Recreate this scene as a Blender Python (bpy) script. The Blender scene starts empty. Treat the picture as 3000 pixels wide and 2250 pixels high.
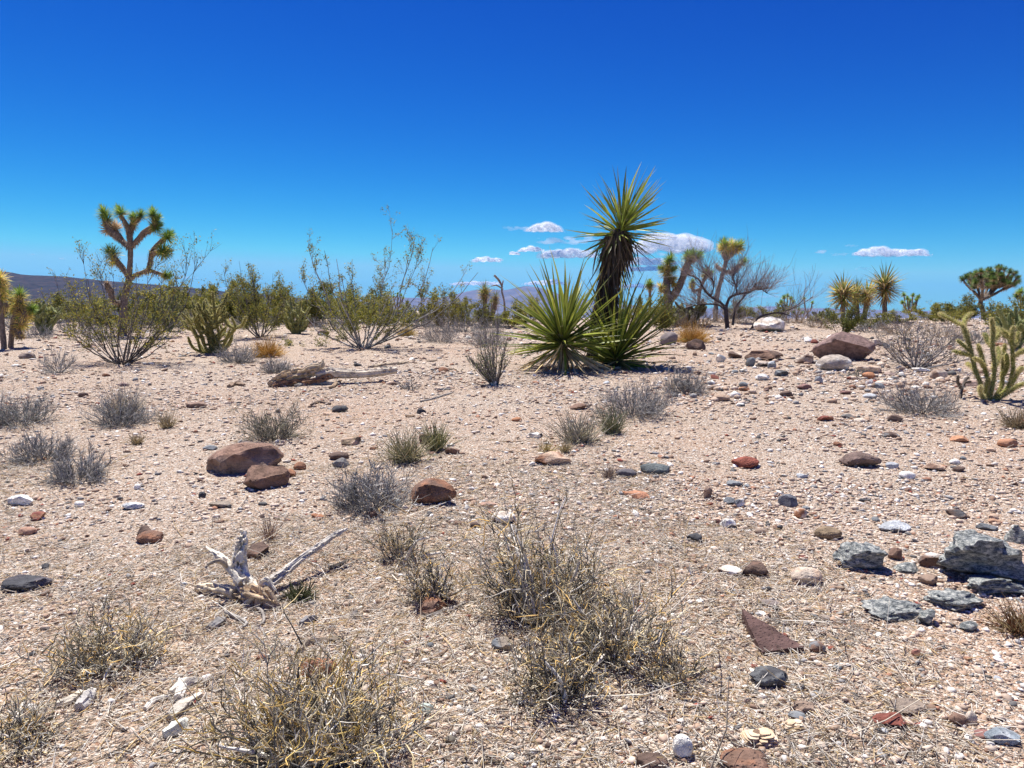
import bpy, math, random
import numpy as np
from mathutils import Vector, Matrix

# ------------------------------------------------------------------ camera, sky, sun, exposure
sc = bpy.context.scene
COL = sc.collection
F = 2167.0                       # focal length in photo pixels (photo is 3000 wide)
PITCH = math.radians(5.27)
CAMZ = 1.5
cam_d = bpy.data.cameras.new('camera'); cam = bpy.data.objects.new('camera', cam_d); COL.objects.link(cam)
cam.location = (0, 0, CAMZ); cam.rotation_euler = (math.radians(90) - PITCH, 0, 0)
cam_d.sensor_width = 36; cam_d.lens = 36 * F / 3000; cam_d.clip_start = 0.05; cam_d.clip_end = 120000
sc.camera = cam
SUN_EL, SUN_AZ = math.radians(67), math.radians(-28)
world = bpy.data.worlds.new('World'); sc.world = world; world.use_nodes = True
nt = world.node_tree; nt.nodes.clear()
sky = nt.nodes.new('ShaderNodeTexSky'); sky.sky_type = 'NISHITA'; sky.sun_disc = False
sky.sun_elevation = SUN_EL; sky.sun_rotation = SUN_AZ; sky.altitude = 800; sky.air_density = 1.0
sky.dust_density = 0.3; sky.ozone_density = 3.0
# deep polarised desert blue: one colour response for the whole sky (per-channel power, as a film curve has)
sp_ = nt.nodes.new('ShaderNodeSeparateColor'); cb_ = nt.nodes.new('ShaderNodeCombineColor'); nt.links.new(sky.outputs[0], sp_.inputs[0])
for ch_, (p_, a_, m_) in enumerate(((4.6, 5.0, 0.26), (2.7, 1.8, 0.58), (1.3, 1.02, 1.0))):
    prev = sp_.outputs[ch_]
    for op_, v_ in (('MULTIPLY', 0.1), ('POWER', p_), ('MULTIPLY', a_), ('MINIMUM', m_), ('MULTIPLY', 10.0)):
        q_ = nt.nodes.new('ShaderNodeMath'); q_.operation = op_; nt.links.new(prev, q_.inputs[0]); q_.inputs[1].default_value = v_; prev = q_.outputs[0]
    nt.links.new(prev, cb_.inputs[ch_])
bg = nt.nodes.new('ShaderNodeBackground'); bg.inputs[1].default_value = 0.07
wo = nt.nodes.new('ShaderNodeOutputWorld')
nt.links.new(cb_.outputs[0], bg.inputs[0]); nt.links.new(bg.outputs[0], wo.inputs[0])
sd = bpy.data.lights.new('sun', 'SUN'); sd.energy = 5.0; sd.angle = math.radians(0.5); sd.color = (1, 0.955, 0.89)
so = bpy.data.objects.new('sun', sd); COL.objects.link(so)
sv = Vector((math.sin(SUN_AZ) * math.cos(SUN_EL), math.cos(SUN_AZ) * math.cos(SUN_EL), math.sin(SUN_EL)))
so.rotation_euler = (-sv).to_track_quat('-Z', 'Y').to_euler()
vs = sc.view_settings; vs.view_transform = 'Standard'; vs.look = 'None'; vs.gamma = 1; vs.exposure = 0.76; vs.use_curve_mapping = False
sc.cycles.volume_bounces = 3; sc.cycles.transparent_max_bounces = 24; sc.cycles.max_bounces = 8

# ------------------------------------------------------------------ numpy helpers
def rs(seed): return np.random.RandomState(seed)
def nrm(v): return v / np.maximum(np.linalg.norm(v, axis=-1, keepdims=True), 1e-9)
def _h(i, j, k, s):
    n = (i * 73856093) ^ (j * 19349663) ^ (k * 83492791) ^ (s * 2654435761 & 0x7fffffff)
    n = (n ^ (n >> 13)) * 1274126177 & 0x7fffffff
    return ((n ^ (n >> 16)) & 0xffff) / 65535.0
def vnoise(P, scale=1.0, seed=0, octaves=1):
    P = np.asarray(P, float); out = np.zeros(P.shape[:-1]); a = 1.0; tot = 0
    for o in range(octaves):
        Q = P * scale * 2 ** o + 17.3 * o; I = np.floor(Q).astype(np.int64); f = Q - I; f = f * f * (3 - 2 * f)
        v = 0
        for dx in (0, 1):
            for dy in (0, 1):
                for dz in (0, 1):
                    w = (f[..., 0] if dx else 1 - f[..., 0]) * (f[..., 1] if dy else 1 - f[..., 1]) * (f[..., 2] if dz else 1 - f[..., 2])
                    v = v + w * _h(I[..., 0] + dx, I[..., 1] + dy, I[..., 2] + dz, seed + o)
        out += a * (v * 2 - 1); tot += a; a *= 0.5
    return out / tot
def H(x, y):
    """ground height: gentle rise to a crest, then a fall to the valley floor"""
    x = np.asarray(x, float); y = np.asarray(y, float)
    yc = 25.0 + 1.0 * np.sin(x * 0.11 + 0.5) + np.clip(-x * 0.06, -1, 3)
    z = np.where(y < yc, 0.05 * y, 0)
    t = y - yc; bend = 14.0
    q = 0.05 * yc + 0.05 * t - 0.5 * 0.17 / bend * t * t
    zb = 0.05 * yc + 0.05 * bend - 0.085 * bend
    far = zb - 0.12 * (t - bend)
    z = np.where((y >= yc) & (t < bend), q, z); z = np.where(t >= bend, far, z)
    z = np.maximum(z, -24 + 0 * z)
    P = np.stack([x, y, 0 * x], -1)
    n = 0.030 * vnoise(P, 0.45, 3) + 0.016 * vnoise(P, 1.3, 5) + 0.007 * vnoise(P, 3.7, 8)
    fade = np.clip(1 - y / 400, 0, 1)
    return z + n * fade * np.clip(np.hypot(x, y) / 2, 0, 1)
FW = Vector((0, math.cos(PITCH), -math.sin(PITCH))); UP = Vector((0, math.sin(PITCH), math.cos(PITCH)))
def ray(px, py):
    return Vector((1, 0, 0)) * ((px - 1500) / F) + UP * ((1125 - py) / F) + FW
def W(px, py, Y):
    """point seen at a photo pixel at forward distance Y"""
    d = ray(px, py); return Vector((0, 0, CAMZ)) + d * (Y / d.y)
def G(px, py, Y=None):
    """where the ground stands under a photo pixel"""
    if Y is None:
        d = ray(px, py); t = 1.5
        for _ in range(400):
            p = Vector((0, 0, CAMZ)) + d * t
            h = float(H(p.x, p.y))
            if p.z <= h or p.y > 27: break
            t += max(0.004, (p.z - h) * 0.8)
        return Vector((p.x, p.y, h))
    p = W(px, py, Y); return Vector((p.x, p.y, float(H(p.x, p.y))))
def Wv(px, py, Y): return np.array(W(px, py, Y))

# ------------------------------------------------------------------ materials
MATS = {}
def newmat(name):
    m = bpy.data.materials.new(name); m.use_nodes = True; MATS[name] = m
    n = m.node_tree; b = n.nodes['Principled BSDF']; return m, n, b
def ramp(n, stops):
    r = n.nodes.new('ShaderNodeValToRGB'); e = r.color_ramp.elements
    while len(e) < len(stops): e.new(0.5)
    for k, (p, c) in enumerate(stops): e[k].position = p; e[k].color = (c[0], c[1], c[2], 1) if not isinstance(c, (int, float)) else (c, c, c, 1)
    return r
def tex(n, kind, scale, detail=2, rough=0.5, co=None, **kw):
    t = n.nodes.new('ShaderNodeTex' + kind); t.inputs['Scale'].default_value = scale
    if kind == 'Noise': t.inputs['Detail'].default_value = detail; t.inputs['Roughness'].default_value = rough
    for k, v in kw.items():
        if k in t.inputs: t.inputs[k].default_value = v
        else: setattr(t, k, v)
    if co: n.links.new(co, t.inputs['Vector'])
    return t
def mul(n, a, b, mode='MULTIPLY', fac=1.0):
    m = n.nodes.new('ShaderNodeMix'); m.data_type = 'RGBA'; m.blend_type = mode
    if isinstance(fac, (int, float)): m.inputs[0].default_value = fac
    else: n.links.new(fac, m.inputs[0])
    for s, v in ((6, a), (7, b)):
        if isinstance(v, tuple): m.inputs[s].default_value = (*v, 1)
        else: n.links.new(v, m.inputs[s])
    return m.outputs[2]
def vmat(name, rough=0.85, scale=8, lo=0.75, hi=1.2, bump=0.0, bscale=40, transl=0.0, spec=0.2, objrand=0.0, stretch=None, pits=0):
    """colour comes from the mesh's own colour attribute, broken up by noise"""
    m, n, b = newmat(name)
    at = n.nodes.new('ShaderNodeAttribute'); at.attribute_name = 'Col'
    tc = n.nodes.new('ShaderNodeTexCoord'); co = tc.outputs['Object']
    if stretch:
        mp = n.nodes.new('ShaderNodeMapping'); mp.inputs['Scale'].default_value = stretch; n.links.new(co, mp.inputs[0]); co = mp.outputs[0]
    no = tex(n, 'Noise', scale, 4, 0.6, co)
    r = ramp(n, [(0.3, lo), (0.7, hi)]); n.links.new(no.outputs[0], r.inputs[0])
    c = mul(n, at.outputs[0], r.outputs[0])
    if objrand:
        oi = n.nodes.new('ShaderNodeObjectInfo'); r2 = ramp(n, [(0, 1 - objrand), (1, 1 + objrand)]); n.links.new(oi.outputs['Random'], r2.inputs[0])
        c = mul(n, c, r2.outputs[0])
    n.links.new(c, b.inputs['Base Color']); b.inputs['Roughness'].default_value = rough; b.inputs['Specular IOR Level'].default_value = spec
    if bump:
        nb = tex(n, 'Noise', bscale, 5, 0.65, co); bp = n.nodes.new('ShaderNodeBump'); bp.inputs['Strength'].default_value = bump; bp.inputs['Distance'].default_value = 0.02
        src = nb.outputs[0]
        if pits:
            vo = tex(n, 'Voronoi', pits, co=tc.outputs['Object']); rr = ramp(n, [(0.05, 0.0), (0.3, 1.0)]); n.links.new(vo.outputs['Distance'], rr.inputs[0])
            src = mul(n, nb.outputs[0], rr.outputs[0], fac=0.7)
        n.links.new(src, bp.inputs['Height']); n.links.new(bp.outputs[0], b.inputs['Normal'])
    if transl:
        tr = n.nodes.new('ShaderNodeBsdfTranslucent'); n.links.new(c, tr.inputs[0]); mx = n.nodes.new('ShaderNodeMixShader'); mx.inputs[0].default_value = transl
        n.links.new(b.outputs[0], mx.inputs[1]); n.links.new(tr.outputs[0], mx.inputs[2])
        n.links.new(mx.outputs[0], n.nodes['Material Output'].inputs[0])
    return m
M_TWIG = vmat('twig_bark', 0.8, 6, 0.7, 1.25)
M_LEAF = vmat('small_leaves', 0.6, 3, 0.75, 1.25, transl=0.3)
M_GRASS = vmat('dry_grass', 0.7, 4, 0.8, 1.2, transl=0.2)
M_YUCCA = vmat('yucca_leaf', 0.42, 5, 0.75, 1.25, transl=0.2, spec=0.2, objrand=0.35)
M_DEAD = vmat('dead_yucca_leaf', 0.75, 7, 0.65, 1.25, transl=0.12, objrand=0.35)
M_JOSH = vmat('joshua_leaf', 0.5, 9, 0.75, 1.25, transl=0.35, objrand=0.12)
M_BARK = vmat('shaggy_bark', 0.95, 22, 0.5, 1.4, bump=1.0, bscale=60)
M_WOOD = vmat('weathered_wood', 0.85, 14, 0.6, 1.25, bump=0.6, bscale=45, stretch=(1, 1, 1))
M_ROCK = vmat('desert_rock', 0.9, 11, 0.55, 1.4, bump=1.0, bscale=30, pits=55)
M_STONE = vmat('small_stone', 0.8, 30, 0.75, 1.2, bump=0.5, bscale=70)
M_GRAVEL = vmat('gravel', 0.85, 60, 0.8, 1.15)
M_CACT = vmat('cholla_skin', 0.7, 30, 0.7, 1.25, bump=0.3)
M_SPINE = vmat('cholla_spines', 0.6, 5, 0.9, 1.1, transl=0.3)
# banded schist
m, n, b = newmat('banded_schist'); M_SCHIST = m
tc = n.nodes.new('ShaderNodeTexCoord'); mp = n.nodes.new('ShaderNodeMapping'); mp.inputs['Scale'].default_value = (1, 1.4, 2.6); mp.inputs['Rotation'].default_value = (0.5, 0.35, 0.2)
n.links.new(tc.outputs['Object'], mp.inputs[0])
a = tex(n, 'Noise', 26, 8, 0.85, mp.outputs[0]); r = ramp(n, [(0.40, (0.045, 0.055, 0.06)), (0.48, (0.2, 0.22, 0.22)), (0.54, (0.5, 0.52, 0.48)), (0.6, (0.85, 0.82, 0.72))])
n.links.new(a.outputs[0], r.inputs[0]); n.links.new(r.outputs[0], b.inputs['Base Color']); b.inputs['Roughness'].default_value = 0.7
bp = n.nodes.new('ShaderNodeBump'); bp.inputs['Strength'].default_value = 0.9; bp.inputs['Distance'].default_value = 0.03; n.links.new(a.outputs[0], bp.inputs['Height']); n.links.new(bp.outputs[0], b.inputs['Normal'])
# ground
m, n, b = newmat('desert_ground'); M_GROUND = m
tc = n.nodes.new('ShaderNodeTexCoord'); co = tc.outputs['Object']
big = tex(n, 'Noise', 0.55, 5, 0.6, co); sand = ramp(n, [(0.34, (0.47, 0.29, 0.185)), (0.48, (0.445, 0.335, 0.245)), (0.64, (0.48, 0.41, 0.33))])
n.links.new(big.outputs[0], sand.inputs[0])
v1 = tex(n, 'Voronoi', 95, co=co, Randomness=1.0); sep = n.nodes.new('ShaderNodeSeparateColor'); n.links.new(v1.outputs['Color'], sep.inputs[0])
pal = ramp(n, [(0.0, (0.15, 0.125, 0.11)), (0.17, (0.42, 0.285, 0.19)), (0.42, (0.52, 0.40, 0.295)), (0.68, (0.60, 0.50, 0.41)), (0.84, (0.79, 0.74, 0.65)), (0.97, (0.36, 0.18, 0.11))]); pal.color_ramp.interpolation = 'CONSTANT'
n.links.new(sep.outputs[0], pal.inputs[0])
cell = mul(n, sand.outputs[0], pal.outputs[0], 'MIX', 0.72)
v2 = tex(n, 'Voronoi', 260, co=co); sep2 = n.nodes.new('ShaderNodeSeparateColor'); n.links.new(v2.outputs['Color'], sep2.inputs[0])
gr = ramp(n, [(0.0, 0.6), (0.5, 1.0), (1.0, 1.35)]); n.links.new(sep2.outputs[0], gr.inputs[0])
cell = mul(n, cell, gr.outputs[0], 'MULTIPLY', 0.6)
v3 = tex(n, 'Voronoi', 34, co=co); sep3 = n.nodes.new('ShaderNodeSeparateColor'); n.links.new(v3.outputs['Color'], sep3.inputs[0])
pal3 = ramp(n, [(0.0, (0.13, 0.11, 0.10)), (0.10, (0.33, 0.22, 0.16)), (0.26, (0.5, 0.4, 0.31)), (0.88, (0.8, 0.75, 0.67))]); pal3.color_ramp.interpolation = 'CONSTANT'; n.links.new(sep3.outputs[0], pal3.inputs[0])
m3 = ramp(n, [(0.30, 1.0), (0.36, 0.0)]); n.links.new(v3.outputs['Distance'], m3.inputs[0])
k3 = ramp(n, [(0.0, 1.0), (0.24, 0.0), (0.26, 0.0), (0.88, 1.0)]); k3.color_ramp.interpolation = 'CONSTANT'; n.links.new(sep3.outputs[0], k3.inputs[0])
cell = mul(n, cell, pal3.outputs[0], 'MIX', mul(n, m3.outputs[0], k3.outputs[0]))
n.links.new(cell, b.inputs['Base Color']); b.inputs['Roughness'].default_value = 0.9; b.inputs['Specular IOR Level'].default_value = 0.15
inv = ramp(n, [(0.0, 1.0), (0.55, 0.0)]); n.links.new(v1.outputs['Distance'], inv.inputs[0])
inv2 = ramp(n, [(0.0, 0.5), (0.6, 0.0)]); n.links.new(v2.outputs['Distance'], inv2.inputs[0])
hh = mul(n, inv.outputs[0], inv2.outputs[0], 'ADD', 0.6)
bp = n.nodes.new('ShaderNodeBump'); bp.inputs['Strength'].default_value = 0.9; bp.inputs['Distance'].default_value = 0.013
n.links.new(hh, bp.inputs['Height']); n.links.new(bp.outputs[0], b.inputs['Normal'])
# far hills
def hillmat(name, c1, c2, c3, s):
    m, n, b = newmat(name); tc = n.nodes.new('ShaderNodeTexCoord')
    a = tex(n, 'Noise', s, 8, 0.7, tc.outputs['Object']); r = ramp(n, [(0.35, c1), (0.55, c2), (0.68, c3)]); n.links.new(a.outputs[0], r.inputs[0])
    n.links.new(r.outputs[0], b.inputs['Base Color']); b.inputs['Roughness'].default_value = 1; b.inputs['Specular IOR Level'].default_value = 0
    return m
M_MESA = hillmat('mesa_rock', (0.025, 0.025, 0.022), (0.055, 0.042, 0.038), (0.10, 0.075, 0.06), 0.03)
M_RANGE = hillmat('range_rock', (0.10, 0.075, 0.06), (0.17, 0.13, 0.11), (0.25, 0.2, 0.17), 0.004)

# ------------------------------------------------------------------ mesh building
def mesh(name, chunks, mat, smooth=False, sharp=None):
    """chunks: list of (V (n,3), F (m,k), C (n,3)); all joined in one mesh"""
    Vs, loops, starts, totals, Cs = [], [], [], [], []; off = 0; ls = 0
    for V, Fa, C in chunks:
        if len(V) == 0: continue
        V = np.asarray(V, float).reshape(-1, 3); Fa = np.asarray(Fa, np.int64)
        C = np.broadcast_to(np.asarray(C, float), V.shape)
        Vs.append(V); Cs.append(C); loops.append((Fa + off).ravel()); k = Fa.shape[1]
        starts.append(ls + np.arange(len(Fa)) * k); totals.append(np.full(len(Fa), k)); ls += Fa.size; off += len(V)
    V = np.concatenate(Vs); L = np.concatenate(loops); S = np.concatenate(starts); C = np.concatenate(Cs)
    me = bpy.data.meshes.new(name); me.vertices.add(len(V)); me.vertices.foreach_set('co', V.ravel())
    me.loops.add(len(L)); me.loops.foreach_set('vertex_index', L.astype(np.int32))
    me.polygons.add(len(S)); me.polygons.foreach_set('loop_start', S.astype(np.int32))
    me.update(calc_edges=True)
    ca = me.color_attributes.new('Col', 'FLOAT_COLOR', 'POINT')
    ca.data.foreach_set('color', np.concatenate([np.clip(C, 0, 1), np.ones((len(C), 1))], 1).astype(np.float32).ravel())
    me.materials.append(mat)
    if smooth:
        me.polygons.foreach_set('use_smooth', np.ones(len(S), bool))
        if sharp: me.set_sharp_from_angle(angle=sharp)
    return me
def obj(name, me, parent=None, kind=None):
    o = bpy.data.objects.new(name, me); COL.objects.link(o)
    if parent: o.parent = parent
    if kind: o['kind'] = kind
    return o
def tag(o, label, cat, group=None):
    o['label'] = label; o['category'] = cat
    if group: o['group'] = group
    return o
def thing(name, label, cat, loc, group=None, rotz=0):
    o = bpy.data.objects.new(name, None); COL.objects.link(o); o.location = loc; o.rotation_euler = (0, 0, rotz); o.empty_display_size = 0.1
    return tag(o, label, cat, group)

def tubes(P, R, S=3, C=(0.3, 0.3, 0.3)):
    """P (N,K,3), R (N,K) -> many tapered tubes"""
    N, K = P.shape[:2]
    if N == 0: return (np.zeros((0, 3)), np.zeros((0, 4), int), np.zeros((0, 3)))
    T = np.gradient(P, axis=1); T = nrm(T)
    ref = np.where(np.abs(T[..., 2:3]) > 0.8, np.array([1.0, 0, 0]), np.array([0, 0, 1.0]))
    A = nrm(np.cross(T, ref)); B = np.cross(T, A)
    th = np.arange(S) * 2 * math.pi / S
    V = P[:, :, None] + R[:, :, None, None] * (A[:, :, None] * np.cos(th)[:, None] + B[:, :, None] * np.sin(th)[:, None])
    idx = np.arange(N * K * S).reshape(N, K, S)
    a = idx[:, :-1]; c = idx[:, 1:]
    Fq = np.stack([a, np.roll(a, -1, 2), np.roll(c, -1, 2), c], -1).reshape(-1, 4)
    C = np.asarray(C, float)
    if C.ndim == 1: CC = np.broadcast_to(C, V.shape)
    elif C.ndim == 2: CC = np.broadcast_to(C[:, None, None], V.shape)
    else: CC = np.broadcast_to(C[:, :, None], V.shape)
    return V.reshape(-1, 3), Fq, CC.reshape(-1, 3)
def strands(base, d, L, K, curl, grav, r):
    """grow N curved strands of K points"""
    N = len(base); P = np.zeros((N, K, 3)); P[:, 0] = base; d = nrm(d.copy()); bend = r.normal(0, 1, (N, 3))
    for k in range(1, K):
        d = nrm(d + curl * (0.6 * bend + 0.8 * r.normal(0, 1, (N, 3))) / K + np.array([0, 0, grav / K]))
        P[:, k] = P[:, k - 1] + d * (L / (K - 1))[:, None]
    return P
def sprout(P, n, t0, t1, ang, r, jit=0.3):
    """n children along parents: base points and directions"""
    N, K = P.shape[:2]; i = r.randint(0, N, n); t = r.uniform(t0, t1, n) * (K - 1); k = np.minimum(t.astype(int), K - 2); f = (t - k)[:, None]
    b = P[i, k] * (1 - f) + P[i, k + 1] * f; T = nrm(P[i, k + 1] - P[i, k])
    s = nrm(np.cross(T, r.normal(0, 1, (n, 3)))); a = ang * (1 + jit * r.normal(0, 1, n))[:, None]
    return b, T * np.cos(a) + s * np.sin(a), i
def taper(N, K, r0, r1): return np.asarray(r0, float).reshape(-1, 1) * (np.linspace(1, 0, K)[None] * (1 - r1) + r1) + np.zeros((N, 1))
def leaves(P, size, C, r, var=0.25, asp=2.2):
    """one small diamond leaf at every point"""
    N = len(P); u = nrm(r.normal(0, 1, (N, 3)) + np.array([0, 0, 0.5])); w = nrm(np.cross(u, r.normal(0, 1, (N, 3))))
    s = size * r.uniform(0.6, 1.4, (N, 1))
    V = np.stack([P, P + u * s * 0.5 + w * s / asp / 1.0 * 0.5, P + u * s, P + u * s * 0.5 - w * s / asp * 0.5], 1)
    Fq = np.arange(4 * N).reshape(N, 4); c = pick(C, N, r, var)
    return V.reshape(-1, 3), Fq, np.repeat(c, 4, 0)
def pick(C, N, r, var=0.2):
    C = np.asarray(C, float).reshape(-1, 3)
    return np.clip(C[r.randint(0, len(C), N)] * r.uniform(1 - var, 1 + var, (N, 1)), 0, 1)
def catmull(pts, n):
    p = np.asarray(pts, float); p = np.concatenate([[2 * p[0] - p[1]], p, [2 * p[-1] - p[-2]]]); m = len(p) - 3
    t = np.linspace(0, m - 1e-6, n); k = t.astype(int); f = (t - k)[:, None]
    a, b, c, d = p[k], p[k + 1], p[k + 2], p[k + 3]
    return 0.5 * (2 * b + (c - a) * f + (2 * a - 5 * b + 4 * c - d) * f ** 2 + (3 * b - a - 3 * c + d) * f ** 3)
def limb(pts, rad, S=12, seg=0.05, col=(0.3, 0.25, 0.2), seed=0, lump=0.12, lscale=8.0, groove=0, ngroove=7, twist=2.0, holes=0, hole=0.02, hdepth=0.6, cvar=0.15, flat=1.0):
    """one solid bough through pts with radii; closed ends; returns chunk + centreline"""
    pts = np.asarray(pts, float); ln = np.linalg.norm(np.diff(pts, axis=0), axis=1).sum(); K = max(4, int(ln / seg) + 2)
    P = catmull(pts, K); R = np.interp(np.linspace(0, 1, K), np.linspace(0, 1, len(rad)), rad)
    T = nrm(np.gradient(P, axis=0)); A = np.zeros_like(T); v = np.array([1.0, 0.1, 0.05])
    for k in range(K):
        v = v - T[k] * v.dot(T[k]); v = v / max(np.linalg.norm(v), 1e-6); A[k] = v
    B = np.cross(T, A); th = np.arange(S) * 2 * math.pi / S
    D = A[:, None] * np.cos(th)[:, None] + B[:, None] * np.sin(th)[:, None] * flat
    base = P[:, None] + D * R[:, None, None]
    k = 1 + lump * vnoise(base, lscale, seed, 3)
    s = np.linspace(0, ln, K)[:, None]
    if groove: k = k * (1 + groove * np.sin(ngroove * th[None] + twist * s + 1.5 * vnoise(base, 3, seed + 4)) + groove * 0.6 * np.sin((ngroove * 2 + 3) * th[None] - twist * 1.7 * s))
    if holes:
        r = rs(seed + 99); hs_ = r.uniform(0.03 * ln, 0.97 * ln, holes); ht = r.uniform(0, 2 * math.pi, holes); hw = hole * r.uniform(0.5, 1.2, holes)
        dm = np.zeros((K, S))
        for a_, b_, w_ in zip(hs_, ht, hw):
            dt = (th[None] - b_ + math.pi) % (2 * math.pi) - math.pi
            q = ((s - a_) / (w_ * 1.9)) ** 2 + (dt * R[:, None] / w_) ** 2
            dm = np.maximum(dm, np.clip(1.4 - 1.2 * q, 0, 1))
        k = k * (1 - hdepth * dm)
    V = P[:, None] + D * (R[:, None] * k)[..., None]
    V = np.concatenate([P[None, :1].repeat(S, 1).reshape(1, S, 3), V, P[None, -1:].repeat(S, 1).reshape(1, S, 3)])
    idx = np.arange((K + 2) * S).reshape(K + 2, S); a, c = idx[:-1], idx[1:]
    Fq = np.stack([a, np.roll(a, -1, 1), np.roll(c, -1, 1), c], -1).reshape(-1, 4)
    V = V.reshape(-1, 3); cn = 1 + cvar * vnoise(V, lscale * 1.5, seed + 7, 2)
    C = np.asarray(col, float); C = np.broadcast_to(C, V.shape) * cn[:, None]
    return (V, Fq, C), P, R
def blades(base, d, L, Wd, K, droop, C, r, c2=None, fold=0.35):
    """flat pointed blades, folded along the middle: base (N,3), d (N,3)"""
    N = len(base); d = nrm(d.copy()); P = np.zeros((N, K, 3)); P[:, 0] = base; dd = d.copy(); dr = np.asarray(droop) * np.ones(N)
    for k in range(1, K):
        dd = nrm(dd + np.array([0, 0, -1.0]) * (dr / K)[:, None]); P[:, k] = P[:, k - 1] + dd * (L / (K - 1))[:, None]
    T = nrm(np.gradient(P, axis=1)); side = nrm(np.cross(T, np.array([0, 0, 1.0]) + 0.15 * r.normal(0, 1, (N, 1, 3)))); up = np.cross(side, T)
    t = np.linspace(0, 1, K); prof = np.interp(t, [0, 0.08, 0.35, 0.7, 1], [0.8, 0.75, 1, 0.7, 0.02])[None, :, None] * (np.asarray(Wd) * np.ones(N))[:, None, None] * 0.5
    V = np.stack([P - side * prof + up * prof * fold, P, P + side * prof + up * prof * fold], 2)
    idx = np.arange(N * K * 3).reshape(N, K, 3)
    Fq = np.stack([idx[:, :-1, :-1], idx[:, :-1, 1:], idx[:, 1:, 1:], idx[:, 1:, :-1]], -1).reshape(-1, 4)
    C = np.asarray(C, float); C = C if C.ndim == 2 else np.broadcast_to(C, (N, 3))
    if c2 is not None:
        c2 = np.asarray(c2); w = np.clip((t - 0.55) * 1.6, 0, 0.8)[None, :, None, None]; CC = C[:, None, None] * (1 - w) + c2 * w
        CC = np.broadcast_to(CC, V.shape)
    else: CC = np.broadcast_to(C[:, None, None], V.shape)
    return V.reshape(-1, 3), Fq, CC.reshape(-1, 3)
def tolocal(ch, o):
    V, Fa, C = ch; return (np.asarray(V) - np.array(o), Fa, C)

# ------------------------------------------------------------------ the setting: ground and hills
xs = np.concatenate([-np.geomspace(13000, 15.3, 45), np.arange(-15, 15.01, 0.13), np.geomspace(15.3, 13000, 45)])
ys = np.concatenate([-np.geomspace(3000, 3.4, 20), np.arange(-3, 16, 0.13), np.linspace(16.1, 60, 100), np.geomspace(62, 13000, 60)])
X, Y_ = np.meshgrid(xs, ys); Z = H(X, Y_)
Z = np.where(np.abs(X) > 60, np.maximum(-24, Z - (np.abs(X) - 60) * 0.03), Z)
idx = np.arange(X.size).reshape(X.shape)
Fq = np.stack([idx[:-1, :-1], idx[:-1, 1:], idx[1:, 1:], idx[1:, :-1]], -1).reshape(-1, 4)
g = obj('ground', mesh('ground', [(np.stack([X, Y_, Z], -1).reshape(-1, 3), Fq, (0.5, 0.4, 0.3))], M_GROUND, smooth=True)); g['kind'] = 'structure'
def ridge(name, prof, Y0, depth, mat, seed, rough, nx=260, ny=46):
    pr = np.array(prof, float); px = np.linspace(pr[0, 0], pr[-1, 0], nx); top = np.interp(px, pr[:, 0], pr[:, 1])
    v = np.linspace(-1, 1, ny); VV = np.zeros((ny, nx, 3))
    for j, vv in enumerate(v):
        Yj = Y0 + vv * depth; xj = (px - 1500) / F * Y0 * 1.004
        hz = (924.5 - top) / F * Y0 + CAMZ + 24
        k = (1 - abs(vv)) ** 0.85 if vv < 0 else (1 - vv) ** 0.5
        VV[j, :, 0] = xj; VV[j, :, 1] = Yj; VV[j, :, 2] = hz * k - 24.5
    n = vnoise(VV, 5.0 / depth, seed, 4) + 0.5 * (1 - np.abs(vnoise(VV, 9.0 / depth, seed + 3, 3)) * 3)
    k = np.clip(1 - np.abs(v), 0, 1)[:, None] * np.clip(np.abs(v) * 3 + 0.12, 0, 1)[:, None]
    VV[..., 2] += n * rough * k * 1.0
    idx = np.arange(nx * ny).reshape(ny, nx); Fq = np.stack([idx[:-1, :-1], idx[:-1, 1:], idx[1:, 1:], idx[1:, :-1]], -1).reshape(-1, 4)
    o = obj(name, mesh(name, [(VV.reshape(-1, 3), Fq, (0.2, 0.15, 0.1))], mat, smooth=True)); o['kind'] = 'structure'
ridge('hill', [(-2600, 925), (-1900, 850), (-1200, 800), (-400, 786), (0, 794), (40, 797), (60, 802), (200, 809), (290, 820), (430, 829), (560, 842), (700, 856), (860, 872), (1000, 888), (1250, 926)], 2600, 900, M_MESA, 11, 22)
ridge('mountains', [(-1500, 900), (0, 900), (850, 905), (950, 893), (1050, 882), (1130, 866), (1200, 872), (1300, 870), (1370, 853), (1420, 846), (1480, 850), (1540, 838), (1580, 843), (1650, 866), (1800, 890), (1950, 902), (2100, 904), (2200, 903), (2260, 896), (2330, 902), (2420, 908), (2600, 914), (3000, 912), (4200, 905)], 10500, 2200, M_RANGE, 21, 60, nx=420)

# haze: one closed box round everything
hz_v = np.array([(x, y, z) for x in (-13500, 13500) for y in (-3500, 13500) for z in (-27, 560)], float)
hz_f = np.array([(0, 1, 3, 2), (4, 6, 7, 5), (0, 4, 5, 1), (2, 3, 7, 6), (0, 2, 6, 4), (1, 5, 7, 3)])
m, n, b = newmat('air'); n.nodes.remove(b); pv = n.nodes.new('ShaderNodeVolumePrincipled'); pv.inputs['Color'].default_value = (0.1, 0.4, 1.0, 1); pv.inputs['Density'].default_value = 4.6e-5; pv.inputs['Anisotropy'].default_value = 0.0
n.links.new(pv.outputs[0], n.nodes['Material Output'].inputs['Volume'])
obj('haze', mesh('haze', [(hz_v, hz_f, (1, 1, 1))], m), kind='stuff')

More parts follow.
